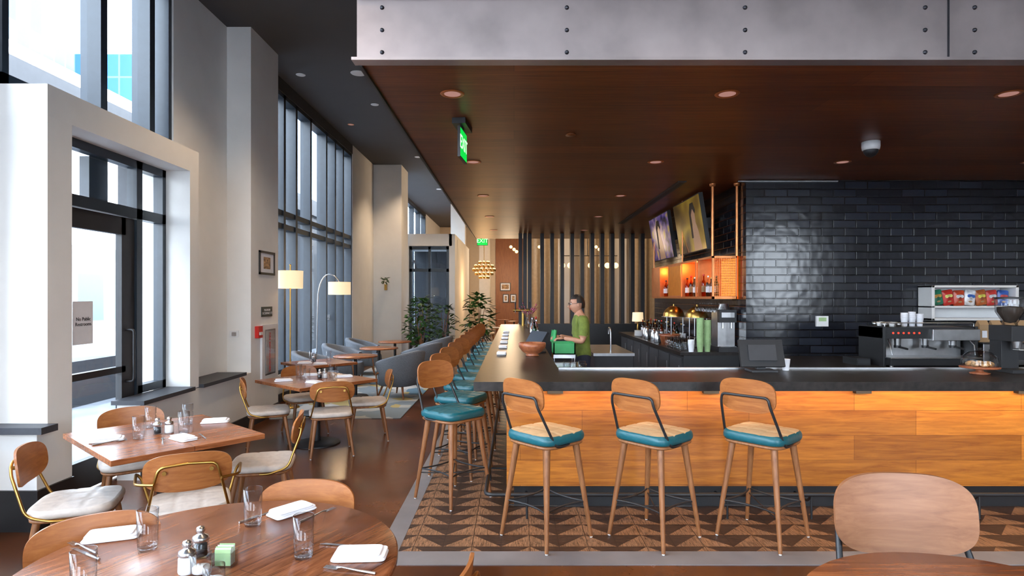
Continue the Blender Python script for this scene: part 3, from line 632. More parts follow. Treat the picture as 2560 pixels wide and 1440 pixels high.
for (x0,x1,z0,z1) in [(-.72,-.18,2.02,2.45),(-.58,-.28,1.42,1.86),(-.2,.12,1.42,1.86)]:
    b=MB(); b.box(x0,x1,30.86,30.9,z0,z1,'black'); b.box(x0+.04,x1-.04,30.855,30.86,z0+.04,z1-.04,'linen'); b.box(x0+.09,x1-.09,30.85,30.855,z0+.1,z1-.1,'art'); b.obj('picture_frame')
b=MB(); cx,cy,cz=-1.0,20,2.62
b.cyl((cx,cy,cz+.3),(cx,cy,ZC),.01,.01,'brass',8); b.cyl((cx,cy,cz-.3),(cx,cy,cz+.3),.02,.02,'brass',8)
for (r,z,n) in [(.16,.24,8),(.3,.12,12),(.36,0,14),(.28,-.13,12),(.15,-.25,8)]:
    ring=[(cx+r*math.cos(2*math.pi*k/24),cy+r*math.sin(2*math.pi*k/24),cz+z) for k in range(25)]; b.tube(ring,.008,'brass',n=6)
    for k in range(n):
        a=2*math.pi*k/n; p=(cx+r*math.cos(a),cy+r*math.sin(a),cz+z+.03); b.ball(p,.026,'bulb',8); b.cyl((p[0],p[1],cz+z-.05),(p[0],p[1],cz+z+.02),.03,.035,'brass',8)
    b.tube([(cx-r,cy,cz+z),(cx+r,cy,cz+z)],.006,'brass',n=6)
b.obj('chandelier'); point((cx,cy,2.1),60,(1,.6,.28),.3)
b=MB(); b.tube([(1.4,18,2.95),(3.1,18,2.95)],.012,'black'); b.cyl((2.2,18,2.95),(2.2,18,ZC),.01,.01,'black',8)
for x in (1.45,1.68,2.3,2.62,2.8,3.05): b.cyl((x,18,2.72),(x,18,2.95),.008,.008,'brass',8); b.ball((x,18,2.66),.085,'bulb',14)
b.obj('globe_pendant_light')
b=MB()
for (x,y,z) in [(-.1,19,3.3),(.0,19,3.22),(.08,19,3.15),(.8,19,3.3),(.88,19,3.2),(2.6,19,3.3),(2.7,19,3.22),(2.8,19,3.3)]: b.ball((x,y,z),.05,'bulb',10); b.cyl((x,y,z),(x,y,ZC),.004,.004,'black',6)
b.obj('cluster_pendant_light')
for (x,y,z,e) in [(1.0,17.4,4.4,150),(3.2,17.4,4.4,150),(0,23,3,130),(-.3,28,2.8,220)]: point((x,y,z),e,(1,.72,.45),.5)  # added fill lights that lift the far room, not bulbs of any lamp

# ------------------------------------------------------------------ back bar
b=MB(); b.box(2.3,3.13,8.3,13.2,.91,.95,'counter'); b.box(2.36,3.13,8.34,13.2,.1,.91,'black'); b.box(2.42,3.13,8.4,13.2,0,.1,'black')
for i in range(7):
    y=8.4+i*.68; b.box(2.345,2.36,y,y+.64,.16,.86,'dark'); b.cyl((2.33,y+.08,.5),(2.33,y+.08,.75),.006,.006,'inox',8)
b.obj('back_bar_cabinet')
b=MB(); xa,xb,ya,yb,za,zb=2.76,3.12,8.35,12.0,1.69,2.29
b.box(xa,xb,ya,yb,za,za+.035,'copper'); b.box(xa,xb,ya,yb,zb-.03,zb,'copper'); b.box(xb-.015,xb,ya,yb,za,zb,'amber')
for y in [9.0,9.85,10.7,11.3,yb-.03]: b.box(xa,xb,y,y+.03,za,zb,'copper')
for xx in (xa,xb-.03): b.box(xx,xx+.03,ya,ya+.03,za,zb,'copper')
for k in range(13): b.cyl((xa+.03+k*.025,ya+.015,za),(xa+.03+k*.025,ya+.015,zb),.0035,.0035,'copper',6,False)
for k in range(16): b.cyl((xa,ya+.015,za+.04+k*.035),(xb,ya+.015,za+.04+k*.035),.0035,.0035,'copper',6,False)
for (p,q) in [(9.05,9.1),(9.88,10.7),(11.3,11.97)]: b.box(xa-.012,xa,p,q,za+.03,zb-.03,'copper')
for k in range(34): b.box(xa-.016,xa-.012,9.88+k*.024,9.888+k*.024,za+.05,zb-.05,'brass')
for (x,y) in [(xa+.02,8.4),(xb-.01,8.37)]: b.cyl((x,y,zb),(x,y,3.3),.02,.02,'copper',12); b.lathe([(.045,0),(.04,-.03),(.02,-.04)],(x,y,3.3),'copper',16)
for y in (9.9,11.9): b.cyl((xa+.02,y,zb),(xa+.02,y,3.3),.012,.012,'copper',12)
for i in range(8):
    b.cyl((xa+.03,8.45+i*.13,za-.01),(xb-.05,8.45+i*.13,za-.01),.004,.004,'inox',6)
b.obj('copper_bottle_shelf')
point((2.9,9.4,2.2),3,(1,.5,.15),.05); point((2.9,11.0,2.2),3,(1,.5,.15),.05)
def bottle(mat,cap='black',h=.3,r=.036,lab='linen'):
    b=MB(); b.lathe([(0,0),(r,0),(r,h*.6),(r*.8,h*.68),(r*.36,h*.76),(r*.36,h*.96),(0,h*.96)],(0,0,0),mat,14); b.cyl((0,0,h*.93),(0,0,h),r*.42,r*.42,cap,10); b.lathe([(r*1.01,h*.2),(r*1.01,h*.48)],(0,0,0),lab,14)
    return b.mesh('liquor_bottle',False)[0]
bm=[bottle('amberg'),bottle('greeng',lab='kraft'),bottle('tumbler','inox'),bottle('soil','brass',.28),bottle('amberg','red',.33,.032,'kraft'),bottle('dark','brass',.31,.034,'linen')]
k=0
for y in [8.5+i*.105 for i in range(33)]:
    if 9.9<y<10.65 or 11.35<y<11.9: continue
    place(bm[k%6],'liquor_bottle',(2.82+.08*(k%2),y,1.725)); k+=1
b=MB(); b.lathe([(.032,0),(.03,-.004),(.004,-.006),(.004,-.09),(.02,-.1),(.036,-.13),(.034,-.18)],(0,0,0),'tumbler',16); wg,_=b.mesh('wine_glass',False)
for i in range(8):
    for x in (2.82,2.93): place(wg,'wine_glass',(x,8.45+i*.13,1.678))
def tv(y0,y1,scr,sh):
    b=MB(); w=y1-y0; h=.84
    b.box(-w/2,w/2,-.03,.03,-h/2,h/2,'black'); b.box(-w/2+.015,w/2-.015,-.032,-.03,-h/2+.015,h/2-.015,scr)
    b.box(-.15,.15,.03,.28,-.08,.08,'black')
    b.add([(-.12+sh,-.0335,-.40),(.28+sh,-.0335,-.40),(.2+sh,-.0335,-.1),(.13+sh,-.0335,.02),(.14+sh,-.0335,.2),(.05+sh,-.0335,.27),(-.05+sh,-.0335,.2),(-.03+sh,-.0335,0),(-.1+sh,-.0335,-.1)],[tuple(range(9))],'tvskin')
    b.add([(-.16+sh,-.034,-.2),(-.07+sh,-.034,-.2),(-.05+sh,-.034,.15),(.05+sh,-.034,.24),(.14+sh,-.034,.15),(.19+sh,-.034,.2),(.12+sh,-.034,.33),(-.04+sh,-.034,.33),(-.13+sh,-.034,.2)],[tuple(range(9))],'black')
    o=b.obj('television',recenter=False)
    o.matrix_world=Matrix.Translation((2.80,(y0+y1)/2,2.84))@Matrix.Rotation(-math.pi/2,4,'Z')@Matrix.Rotation(math.radians(9),4,'X')
    return o
tv(8.8,10.22,'scr1',.25); tv(10.62,12.05,'scr2',-.1)
def cloche(x,y,r=.17):
    b=MB(); b.lathe([(r,0),(r*.97,r*.3),(r*.8,r*.62),(r*.5,r*.88),(r*.12,r*1.0),(0,r*1.0)],(x,y,1.4),'brass',28); b.cyl((x,y,1.4+r),(x,y,1.43+r),.012,.012,'brass'); b.lathe([(0,0),(r*1.1,0),(r*1.15,-.01),(0,-.01)],(x,y,1.4),'inox',28)
    for a in range(3): b.cyl((x+r*.9*math.cos(a*2.1),y+r*.9*math.sin(a*2.1),.95),(x+r*.9*math.cos(a*2.1),y+r*.9*math.sin(a*2.1),1.39),.008,.008,'inox',8)
    b.obj('brass_cloche')
cloche(2.62,9.85); cloche(2.85,9.35)
def cups(name,x,y,z,n,r,mat,st=.012,h=.11):
    b=MB()
    for i in range(n): b.lathe([(r*.72,i*st),(r*.98,i*st+h-.004),(r*1.04,i*st+h),(r*.96,i*st+h-.002),(r*.7,i*st)],(x,y,z),mat,18)
    b.lathe([(0,0),(r*.72,0)],(x,y,z),mat,18); b.lathe([(0,(n-1)*st+h*.1),(r*.74,(n-1)*st+h*.1)],(x,y,z),mat,18)
    b.obj(name)
cups('plastic_cup_stack',2.60,8.38,.95,22,.05,'cupgreen',.017,.12); cups('plastic_cup_stack',2.72,8.44,.95,20,.05,'cupgreen',.017,.12); cups('plastic_cup_stack',2.48,8.40,.95,6,.045,'linen')
for i in range(24):
    place(tg,'water_glass',(2.37+.085*(i%3),8.56+.1*(i//3)+.02*(i%2),.951))
b=MB(); b.box(2.85,3.12,8.35,8.75,.95,1.02,'black'); b.box(2.87,3.11,8.45,8.72,1.0,1.52,'inox'); b.box(2.87,3.11,8.38,8.47,1.36,1.54,'black'); b.cyl((2.93,8.41,1.28),(2.93,8.41,1.36),.014,.01,'inox'); b.cyl((3.05,8.41,1.28),(3.05,8.41,1.36),.014,.01,'inox'); b.box(2.9,3.08,8.378,8.38,1.43,1.5,'inox'); b.cyl((2.99,8.55,1.52),(2.99,8.55,1.62),.09,.06,'inox'); b.box(2.88,3.1,8.36,8.45,1.02,1.03,'inox')
b.obj('beverage_dispenser',.006)
kk=0
for y in (10.25,10.4,10.85,11.3,11.45,11.8,12.0,12.2,12.4):
    for x in (2.66,2.78,2.9): place(bm[kk%6],'liquor_bottle',(x,y,.95)); kk+=1
b=MB(); b.lathe([(0,0),(.13,0),(.16,.14),(.17,.17),(.155,.17),(.12,.03),(0,.02)],(2.50,9.62,.95),'wbowl',24); b.obj('bread_basket')
for (x,y) in [(2.42,10.1),(2.45,10.5),(2.42,10.9),(2.48,11.3)]:
    b=MB(); b.lathe([(0,0),(.06,0),(.065,.01),(.06,.14),(.035,.17),(.04,.2),(0,.205)],(x,y,.95),'inox',20); b.tube([(x,y-.06,1.0),(x,y-.11,1.02),(x,y-.11,1.08),(x,y-.05,1.1)],.007,'black',rad=.02); b.obj('steel_carafe')
# stack of plates, wire glass rack
b=MB()
for i in range(9): b.lathe([(0,i*.012),(.07,i*.012),(.115,i*.012+.014),(.112,i*.012+.017),(.07,i*.012+.004),(0,i*.012+.004)],(2.47,11.75,.95),'white',24)
b.obj('plate_stack')
b=MB()
for z in (1.0,1.12): b.tube([(2.64,8.78,z),(2.98,8.78,z),(2.98,9.12,z),(2.64,9.12,z),(2.64,8.78,z)],.004,'inox',n=6)
for (x,y) in [(2.64,8.78),(2.98,8.78),(2.98,9.12),(2.64,9.12)]: b.cyl((x,y,.95),(x,y,1.12),.005,.005,'inox',8)
for i in range(9):
    x=2.70+.11*(i%3); y=8.84+.11*(i//3); b.lathe([(0,.96),(.03,.96),(.036,1.02),(.036,1.13)],(x,y,0),'tumbler',16)
b.obj('glass_rack')
# draught tap tower at the far end of the bar
b=MB(); b.cyl((.2,13.4,1.07),(.2,13.4,1.4),.035,.03,'brass'); b.cyl((-.02,13.4,1.42),(.38,13.4,1.42),.03,.03,'brass')
for x in (.03,.2,.34): b.cyl((x,13.36,1.42),(x,13.3,1.36),.01,.008,'inox',8); b.cyl((x,13.37,1.44),(x,13.37,1.6),.012,.018,'black',10)
b.obj('beer_tap_tower')
b=MB(); b.lathe([(.03,0),(.07,.02),(.02,.04),(.015,.22),(.02,.24)],(2.62,12.7,.95),'brass',20); b.lathe([(.12,.25),(.11,.44)],(2.62,12.7,.95),'shade',24); b.obj('table_lamp')
b=MB(); b.box(.44,.80,5.7,7.55,.86,.90,'inox'); b.box(.46,.78,5.72,7.53,.12,.86,'dark')
for y in (5.75,7.5): b.box(.46,.5,y-.03,y+.03,0,.12,'inox'); b.box(.72,.78,y-.03,y+.03,0,.12,'inox')
b.obj('underbar_station')
b=MB(); b.box(1.15,1.75,8.7,10.3,.86,.9,'inox'); b.box(1.17,1.73,8.72,10.28,.15,.86,'dark')
for (x,y) in [(1.2,8.76),(1.7,8.76),(1.2,10.24),(1.7,10.24)]: b.cyl((x,y,0),(x,y,.15),.02,.02,'inox',8)
b.tube([(1.45,9.0,.9),(1.45,9.0,1.25),(1.45,9.2,1.25),(1.45,9.2,1.15)],.012,'inox',rad=.08)
b.obj('sink_unit')
b=MB(); b.box(3.3,9,6.55,8.11,.86,.92,'counter'); b.box(3.35,9,6.62,8.11,.1,.86,'black'); b.box(3.4,9,6.7,8.11,0,.1,'black'); b.obj('coffee_counter')
b=MB(); b.box(1.8,6.5,5.43,5.62,.85,.88,'inox'); b.box(1.82,6.48,5.45,5.6,.4,.85,'dark')
for x in (1.9,4.1,6.4): b.cyl((x,5.52,0),(x,5.52,.4),.02,.02,'inox',8)
b.obj('bottle_rail')
b=MB(); b.T=Matrix.Translation((2.15,5.22,1.072))
b.box(-.11,.11,-.09,.09,0,.018,'black'); b.box(-.04,.04,.0,.04,.01,.16,'black')
T0=b.T.copy(); b.T=T0@Matrix.Translation((0,-.0,.145))@Matrix.Rotation(math.radians(-18),4,'X'); b.box(-.19,.19,-.02,.012,-.11,.13,'black'); b.box(-.12,.12,-.035,-.02,-.06,.08,'dark'); b.box(-.18,.18,.012,.014,-.1,.12,'scr2')
b.obj('point_of_sale_terminal',.006)
cups('paper_cup',2.40,5.3,1.071,1,.038,'linen',h=.1)
b=MB(); b.T=Matrix.Translation((.25,7.0,1.071))@Matrix.Rotation(math.radians(-60),4,'Z'); b.box(-.09,.09,-.09,.09,0,.015,'black'); b.box(-.02,.02,-.02,.02,.01,.12,'black'); b.T=b.T@Matrix.Translation((0,0,.14))@Matrix.Rotation(math.radians(-35),4,'X'); b.box(-.17,.17,-.015,.015,-.1,.12,'black'); b.box(-.16,.16,.015,.017,-.09,.11,'scr2'); b.obj('touchscreen_terminal',.004)
b=MB(); b.lathe([(0,0),(.07,0),(.075,.012),(.06,.018),(.11,.05),(.148,.1),(.15,.145),(.14,.145),(.135,.1),(.1,.06),(0,.03)],(.2,6.6,1.071),'wbowl',36); b.obj('wooden_bowl')
for (x,y,kk) in [(.3,8.9,1),(.34,9.1,2),(.3,9.35,0),(.35,9.6,4),(.3,9.9,2),(.33,10.2,0)]: place(bm[kk],'liquor_bottle',(x,y,1.071))
for (x,y) in [(.52,5.95),(.6,6.05),(.68,5.95),(.55,6.2),(.7,6.2)]: place(tg,'water_glass',(x,y,.901))
for y in (6.8,7.7,8.5,9.3,10.1,10.9): place(nk,'folded_napkin',(-.14,y,1.072),1.57)
b=MB(); b.lathe([(0,0),(.06,0),(.08,.1),(.04,.2),(.05,.22),(.045,.22)],(.3,12.4,1.071),'tumbler',18)
rn=random.Random(4)
for i in range(12):
    a=rn.uniform(0,6.28); e=(.3+.2*math.cos(a),12.4+.2*math.sin(a),1.071+rn.uniform(.4,.58)); b.tube([(.3,12.4,1.09),(.3+.05*math.cos(a),12.4+.05*math.sin(a),1.33),e],.004,'wleg',n=5)
    for j in range(4): t=rn.uniform(.3,1); b.ball((.3+(e[0]-.3)*t,12.4+(e[1]-12.4)*t,1.3+(e[2]-1.3)*t),.013,'pink',6)
b.obj('blossom_vase')
b=MB(); b.box(.50,.78,7.62,7.98,.985,1.0,'green')
for (a,c,d,e) in [(.50,.515,7.62,7.98),(.765,.78,7.62,7.98),(.50,.78,7.62,7.635),(.50,.78,7.965,7.98)]: b.box(a,c,d,e,.985,1.13,'green')
b.box(.5,.78,7.62,7.98,.94,.985,'inox')
for (x,y) in [(.51,7.63),(.77,7.63),(.51,7.97),(.77,7.97)]: b.cyl((x,y,0),(x,y,.94),.012,.012,'inox',8)
b.obj('green_crate_stand')

cx,cy=3.92,5.05
b=MB(); b.lathe([(0,0),(.07,0),(.075,.01),(.03,.02),(.025,.04),(.14,.05),(.145,.062),(0,.064)],(cx,cy,1.071),'wbowl',36)
b.lathe([(.128,.065),(.128,.11),(.12,.15),(.08,.185),(.02,.197),(0,.198)],(cx,cy,1.071),'tumbler',36); b.ball((cx,cy,1.071+.21),.014,'tumbler'); 
for i in range(7): a=i*.9; b.ball((cx+.07*math.cos(a),cy+.07*math.sin(a),1.071+.085),.032,'cake',10,(1,1,.7))
b.obj('cake_stand')
b=MB(); gx,gy=4.30,5.2; z=1.071
b.box(gx-.09,gx+.09,gy-.14,gy+.14,z,z+.03,'black'); b.box(gx-.075,gx+.075,gy-.0,gy+.13,z+.03,z+.36,'black'); b.box(gx-.085,gx+.085,gy-.12,gy+.13,z+.27,z+.40,'black'); b.cyl((gx,gy-.07,z+.21),(gx,gy-.07,z+.27),.03,.04,'inox')
b.lathe([(.045,.40),(.05,.42),(.105,.52),(.11,.63),(.108,.63)],(gx,gy,z),'tumbler',28); b.lathe([(0,.42),(.04,.43),(.092,.52),(.094,.56),(0,.57)],(gx,gy,z),'soil',24); b.lathe([(.112,.63),(.112,.645),(0,.65)],(gx,gy,z),'black',28); b.tube([(gx-.04,gy-.08,z+.2),(gx-.04,gy-.15,z+.2),(gx+.04,gy-.15,z+.2),(gx+.04,gy-.08,z+.2)],.006,'inox')
b.obj('coffee_grinder',.008)
b=MB(); x0,x1,ya,yb,z=4.22,5.30,6.75,7.35,.92
b.box(x0+.03,x1-.03,ya+.02,yb,z+.02,z+.10,'black'); b.box(x0+.05,x1-.05,ya+.3,yb-.02,z+.1,z+.34,'inox'); b.box(x0,x1,ya+.12,yb,z+.32,z+.45,'black'); b.box(x0+.55,x1+.01,ya+.08,yb+.01,z+.3,z+.43,'inox'); b.box(x0+.02,x1-.02,ya,ya+.3,z+.10,z+.115,'inox')
for xx in (x0,x1-.03): b.box(xx,xx+.03,ya+.1,yb,z,z+.46,'black')
for i in range(3):
    gx2=x0+.22+i*.32; b.cyl((gx2,ya+.2,z+.24),(gx2,ya+.2,z+.32),.035,.04,'inox'); b.cyl((gx2,ya+.2,z+.21),(gx2,ya+.2,z+.24),.038,.038,'black'); b.tube([(gx2,ya+.2,z+.225),(gx2,ya+.02,z+.21)],.012,'black')
for i in range(6): b.cyl((x0+.12+i*.06,ya+.12,z+.385),(x0+.12+i*.06,ya+.113,z+.385),.010,.010,'redled',10)
b.tube([(x0+.08,ya+.15,z+.32),(x0+.06,ya+.08,z+.25),(x0+.07,ya+.05,z+.14)],.006,'inox'); b.tube([(x1-.08,ya+.15,z+.32),(x1-.06,ya+.08,z+.25),(x1-.07,ya+.05,z+.14)],.006,'inox')
for (x,y) in [(x0+.06,ya+.05),(x1-.06,ya+.05),(x0+.06,yb-.05),(x1-.06,yb-.05)]: b.cyl((x,y,z),(x,y,z+.03),.02,.02,'inox')
b.tube([(x0+.03,ya+.13,z+.46),(x0+.03,ya+.13,z+.5),(x1-.03,ya+.13,z+.5),(x1-.03,ya+.13,z+.46)],.006,'inox',rad=.02)
b.obj('espresso_machine',.004)
for i,(x,n) in enumerate([(4.62,6),(4.71,7),(4.80,5)]): cups('paper_cup_stack',x,7.1,1.372,n,.04,'linen',h=.1)
b=MB()
for i in range(9): 
    b.lathe([(0,0),(.025,0),(.035,.05),(.032,.05),(.022,.006)],(4.32+(i%3)*.085,7.0+(i//3)*.09,1.372),'white' if i%2 else 'inox',14)
b.obj('espresso_cup_row')
b=MB(); x0,x1,z0,z1=5.46,6.60,1.41,1.87
b.box(x0,x1,7.84,8.115,z1-.03,z1,'white'); b.box(x0,x1,7.84,8.115,z0,z0+.03,'white'); b.box(x0,x0+.04,7.84,8.115,z0,z1,'white'); b.box(x1-.04,x1,7.84,8.115,z0,z1,'white'); b.box(x0,x1,8.1,8.115,z0,z1,'white'); b.box(x0,x1,7.84,8.115,1.575,1.60,'white')
b.obj('display_shelf',.004)
cols=[((.02,.18,.10),(.6,.3,.05)),((.55,.03,.02),(.8,.75,.2)),((.5,.06,.02),(.8,.8,.8)),((.75,.75,.78),(.05,.15,.5)),((.45,.12,.03),(.8,.7,.1)),((.6,.05,.04),(.9,.9,.9)),((.05,.12,.42),(.7,.1,.1))]
for i,cc in enumerate(cols):
    m=plain('chip_bag_%d'%i,cc[0],.3,noise=.3,nscale=14); m2=plain('chip_label_%d'%i,cc[1],.4,noise=.3,nscale=20)
    b=MB(); b.T=Matrix.Translation((5.60+i*.145,7.95,1.71))@Matrix.Rotation(math.radians(random.uniform(-12,12)),4,'Y')@Matrix.Rotation(math.pi/2,4,'X')
    b.pad(.15,.205,-.012,.012,m,e=9,n=12,dome=.022); b.T=b.T@Matrix.Translation((0,.02,.032)); b.pad(.10,.045,-.004,.0,m2,e=3,n=8,dome=.002); b.T=b.T@Matrix.Translation((0,-.065,-.004)); b.pad(.06,.04,-.004,.0,'kraft',e=2,n=8,dome=.002)
    o=b.obj('chip_bag'); o.location.z=1.601
b=MB(); b.box(5.36,6.05,6.85,7.3,.94,1.18,'inox'); b.box(5.34,6.07,6.83,7.32,1.18,1.195,'black')
for (x,y) in [(5.4,6.9),(6.0,6.9),(5.4,7.25),(6.0,7.25)]: b.cyl((x,y,.92),(x,y,.94),.02,.02,'black',8)
b.box(5.42,5.98,6.843,6.85,1.0,1.12,'dark'); b.obj('cup_warmer',.004)
for i in range(4):
    b=MB(); x=5.46+i*.15; y=7.0; z=1.196
    b.add([(x-.06,y-.04,z),(x+.06,y-.04,z),(x+.06,y+.04,z),(x-.06,y+.04,z),(x-.055,y-.035,z+.2),(x+.055,y-.035,z+.2),(x+.055,y+.035,z+.2),(x-.055,y+.035,z+.2),(x-.055,y-.003,z+.25),(x+.055,y-.003,z+.25),(x+.055,y+.003,z+.25),(x-.055,y+.003,z+.25)],[(0,1,5,4),(1,2,6,5),(2,3,7,6),(3,0,4,7),(4,5,9,8),(6,7,11,10),(5,6,10,9),(7,4,8,11),(8,9,10,11),(3,2,1,0)],'kraft')
    b.add([(x-.03,y-.0415,z+.05),(x+.03,y-.0415,z+.05),(x+.029,y-.0395,z+.13),(x-.029,y-.0395,z+.13)],[(0,1,2,3)],'wbowl' if i%2 else 'linen'); b.obj('coffee_bag')
b=MB(); b.box(4.08,4.24,8.09,8.12,1.32,1.46,'white'); b.box(4.11,4.21,8.085,8.09,1.39,1.44,'cupgreen'); b.obj('wall_thermostat')
b=MB(); b.box(4.0,4.16,7.0,7.3,.92,1.0,'black'); b.box(4.01,4.15,6.995,7.0,.94,.98,'dark'); b.obj('knock_box')

# ------------------------------------------------------------------ bartender
def person(px,py,rz):
    me=D.meshes.new('body_base')
    J={'pel':((0,0,.95),.135,.105),'wst':((0,.005,1.08),.13,.1),'che':((0,.02,1.27),.155,.115),'nb':((0,.015,1.43),.075,.07),'nk':((0,.04,1.50),.052,.052),'hd':((0,.06,1.58),.05,.05)}
    for s,sd in((-1,'L'),(1,'R')):
        J['sh'+sd]=((s*.165,.02,1.385),.062,.062)
        J['ue'+sd]=((s*.205,.03,1.24),.056,.056)
        J['el'+sd]=((s*.225,.05,1.12),.044,.044)
        J['fa'+sd]=((s*.19,.16,1.145),.038,.038)
        J['wr'+sd]=((s*.13,.285,1.18 if s>0 else 1.165),.026,.026)
        J['hp'+sd]=((s*.095,0,.86),.098,.1)
        J['kn'+sd]=((s*.105,.02,.49),.062,.062)
        J['an'+sd]=((s*.11,-.02,.10),.042,.042)
        J['to'+sd]=((s*.12,.14,.035),.038,.03)
    names=list(J); idx={n:i for i,n in enumerate(names)}
    E=[('pel','wst'),('wst','che'),('che','nb'),('nb','nk'),('nk','hd')]
    for sd in'LR': E+=[('nb','sh'+sd),('sh'+sd,'ue'+sd),('ue'+sd,'el'+sd),('el'+sd,'fa'+sd),('fa'+sd,'wr'+sd),('pel','hp'+sd),('hp'+sd,'kn'+sd),('kn'+sd,'an'+sd),('an'+sd,'to'+sd)]
    me.from_pydata([J[n][0] for n in names],[(idx[a],idx[c]) for a,c in E],[])
    o=D.objects.new('tmp',me); C.collection.objects.link(o)
    sk=o.modifiers.new('s','SKIN'); sk.use_smooth_shade=True
    for i,n in enumerate(names): me.skin_vertices[0].data[i].radius=J[n][1:3]; me.skin_vertices[0].data[i].use_root=(n=='pel')
    ss=o.modifiers.new('ss','SUBSURF'); ss.levels=2; ss.render_levels=2
    C.view_layer.update(); dg=C.evaluated_depsgraph_get(); ev=D.meshes.new_from_object(o.evaluated_get(dg)); D.objects.remove(o)
    ev.name='bartender'; ev.materials.clear()
    for m in('skin','shirt','pants','black'): ev.materials.append(M[m])
    tag={}
    for p in ev.polygons:
        c=p.center; k=0
        arm=abs(c.x)>.165 and c.z<1.36
        if c.z<.10: k=3
        elif c.z<.93 : k=2
        elif c.z<1.455 and not (arm and c.z<1.2) and not(c.y>.15): k=1
        p.material_index=k; p.use_smooth=True
        if k==1:
            for v in p.vertices: tag[v]=.014
        elif k==2:
            for v in p.vertices: tag.setdefault(v,.01)
    nrm=[v.normal.copy() for v in ev.vertices]
    for v,a in tag.items(): ev.vertices[v].co+=nrm[v]*a
    mnz=min(v.co.z for v in ev.vertices)
    for v in ev.vertices: v.co.z-=mnz if v.co.z<.2 else 0
    body=D.objects.new('bartender',ev); C.collection.objects.link(body)
    b=MB(); hc=Vector((0,.075,1.615))
    n=24; vs=[];fs=[]
    for i in range(n+1):
        th=math.pi*i/n
        for k in range(n):
            a=2*math.pi*k/n; x=math.sin(th)*math.cos(a); y=math.sin(th)*math.sin(a); z=-math.cos(th)
            w=1-.28*max(0,-z)**1.3; yy=y*.098*(1-.12*max(0,-z)); 
            if z<-.2 and y>0: yy+=.008
            if z<-.1 and y<0: yy*=.8
            vs.append(hc+Vector((x*.076*w,yy,z*.118)))
    for i in range(n): fs+=[(i*n+k,i*n+(k+1)%n,(i+1)*n+(k+1)%n,(i+1)*n+k) for k in range(n)]
    b.add(vs,fs,'skin',True)
    b.tube([hc+Vector((0,.092,.012)),hc+Vector((0,.108,-.018)),hc+Vector((0,.118,-.03)),hc+Vector((0,.098,-.04))],.01,'skin',n=8,rs=[.008,.011,.014,.009])
    for s in(-1,1):
        b.ball(hc+Vector((s*.031,.083,.008)),.0125,'white',10); b.ball(hc+Vector((s*.031,.0925,.008)),.006,'black',8)
        b.ball(hc+Vector((s*.077,-.005,-.005)),.028,'skin',10,(.35,.65,1)); b.tube([hc+Vector((s*.015,.094,.03)),hc+Vector((s*.048,.082,.031))],.004,'hair',n=6)
        ring=[hc+Vector((s*.034+.024*math.cos(t*math.pi/8),.105,.006+.018*math.sin(t*math.pi/8))) for t in range(17)]; b.tube(ring,.0025,'black',n=6); b.tube([hc+Vector((s*.058,.105,.012)),hc+Vector((s*.078,.0,.014))],.0025,'black',n=6)
    b.tube([hc+Vector((-.022,.093,-.06)),hc+Vector((0,.101,-.058)),hc+Vector((.022,.093,-.06))],.0045,'red',n=6)
    vs=[];fs=[];n=28
    for i in range(n+1):
        th=math.pi*i/n
        for k in range(n):
            a=2*math.pi*k/n; x=math.sin(th)*math.cos(a); y=math.sin(th)*math.sin(a); z=math.cos(th)
            r=1.09+.03*math.sin(9*a)*math.sin(7*th); vs.append(hc+Vector((x*.08*r,-.006+y*.1*r,.006+z*.122*r)))
    for i in range(n):
        for k in range(n):
            th=math.pi*(i+.5)/n; a=2*math.pi*(k+.5)/n; y=math.sin(th)*math.sin(a); z=math.cos(th)
            if z>.52 or (y<.15 and z>.1+.0*y) or (y<-.35 and z>-.45): fs.append((i*n+k,i*n+(k+1)%n,(i+1)*n+(k+1)%n,(i+1)*n+k))
    b.add(vs,fs,'hair',True)
    for s,wz in((-1,1.165),(1,1.18)):
        w=Vector((s*.13,.285,wz)); b.ball(w+Vector((-s*.01,.045,-.004)),.04,'skin',12,(.95,1.15,.42))
        for f,(dx,L) in enumerate([(-.026,.055),(-.009,.066),(.009,.062),(.026,.05)]):
            p=w+Vector((-s*.012+dx,.075,-.004)); b.tube([p,p+Vector((0,L*.4,-.004)),p+Vector((0,L*.7,-.022)),p+Vector((0,L*.75,-.045))],.008,'skin',n=8,rs=[.009,.0085,.008,.006])
        p=w+Vector((-s*.035,.025,-.004)); b.tube([p,p+Vector((-s*.025,.025,-.01)),p+Vector((-s*.028,.05,-.025))],.009,'skin',n=8,rs=[.012,.010,.007])
    vs=[];fs=[];n=12
    for j in range(n+1):
        for i in range(n+1):
            u=i/n-.5; v=j/n; vs.append(Vector((.12+u*.13*(1+v*.3),.36+.03*math.sin(u*18)+.02*v,1.24-.16*v+.03*math.cos(u*14))))
    for j in range(n): fs+=[(j*(n+1)+i,j*(n+1)+i+1,(j+1)*(n+1)+i+1,(j+1)*(n+1)+i) for i in range(n)]
    b.add(vs,fs,'green',True)
    h=b.obj('head_and_hands',recenter=False); h.parent=body
    body.location=(px,py,0); body.rotation_euler[2]=rz
    return body
person(.93,8.2,math.radians(97))

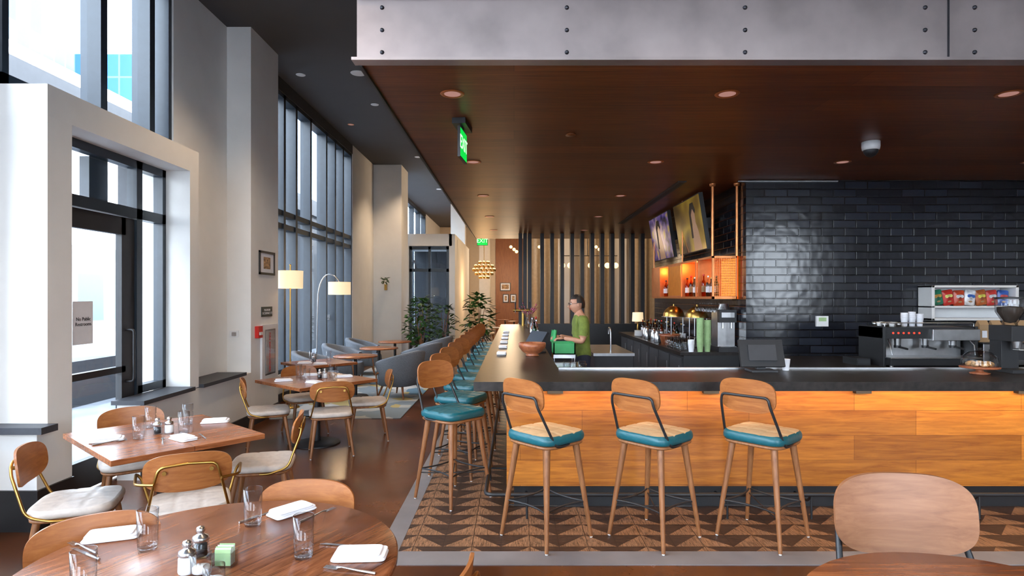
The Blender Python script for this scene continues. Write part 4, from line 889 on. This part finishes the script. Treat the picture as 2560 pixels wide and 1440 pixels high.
# ------------------------------------------------------------------ exterior
box('sidewalk',-9,-4.1,-30,60,-.12,-.02,'pave'); box('street',-70,-9,-60,160,-.2,-.1,'asphalt')
box('white_building',-45,-26,-12,55,-.1,15,'bldgw'); box('storefront_podium',-26,-24.5,-10,90,-.1,4.6,'bldgg')
box('blue_glass_tower',-62,-46,42,64,-.1,75,'bldgb'); box('grey_office_building',-44,-27,60,100,-.1,26,'bldgb')
box('ground_behind',-9,40,-60,-3.7,-.2,-.05,'pave')
b=MB()
for y in (7.4,11.5,15.5,19.5,24): b.box(-7.6,-6.7,y,y+.9,-.02,4.4,'dark')
b.box(-7.7,-6.6,-6,30,4.4,4.9,'dark')
for y in (9.2,13.2,17.2): b.box(-7.4,-6.9,y,y+1.2,-.02,.7,'dark')
b.obj('street_arcade')

# world + sun
w=D.worlds.new('World'); C.scene.world=w; w.use_nodes=True; nt=w.node_tree; bg=nt.nodes['Background']
tc=nt.nodes.new('ShaderNodeTexCoord'); sp=nt.nodes.new('ShaderNodeSeparateXYZ'); r=nt.nodes.new('ShaderNodeValToRGB')
nt.links.new(tc.outputs['Generated'],sp.inputs[0]); nt.links.new(sp.outputs[2],r.inputs[0]); e=r.color_ramp.elements
e[0].position=0; e[0].color=(.98,.98,1,1); e[1].position=.8; e[1].color=(.72,.84,1,1)
nt.links.new(r.outputs[0],bg.inputs[0]); bg.inputs[1].default_value=18.0
sl=D.lights.new('sun','SUN'); sl.energy=16; sl.angle=.01; sl.color=(1,.95,.88); so=D.objects.new('sun',sl); C.collection.objects.link(so); so.rotation_euler=Vector((-.75,.12,-.65)).to_track_quat('-Z','Y').to_euler()

cam=D.cameras.new('camera'); co=D.objects.new('camera',cam); C.collection.objects.link(co); co.location=(0,0,1.72); co.rotation_euler=(math.pi/2,0,0)
cam.sensor_width=36; cam.lens=21.09; cam.shift_x=-.002; cam.shift_y=.0086; cam.clip_start=.05; cam.clip_end=400
C.scene.camera=co
try:
    C.scene.view_settings.view_transform='Standard'; C.scene.view_settings.look='None'
except Exception as ex: print(ex)
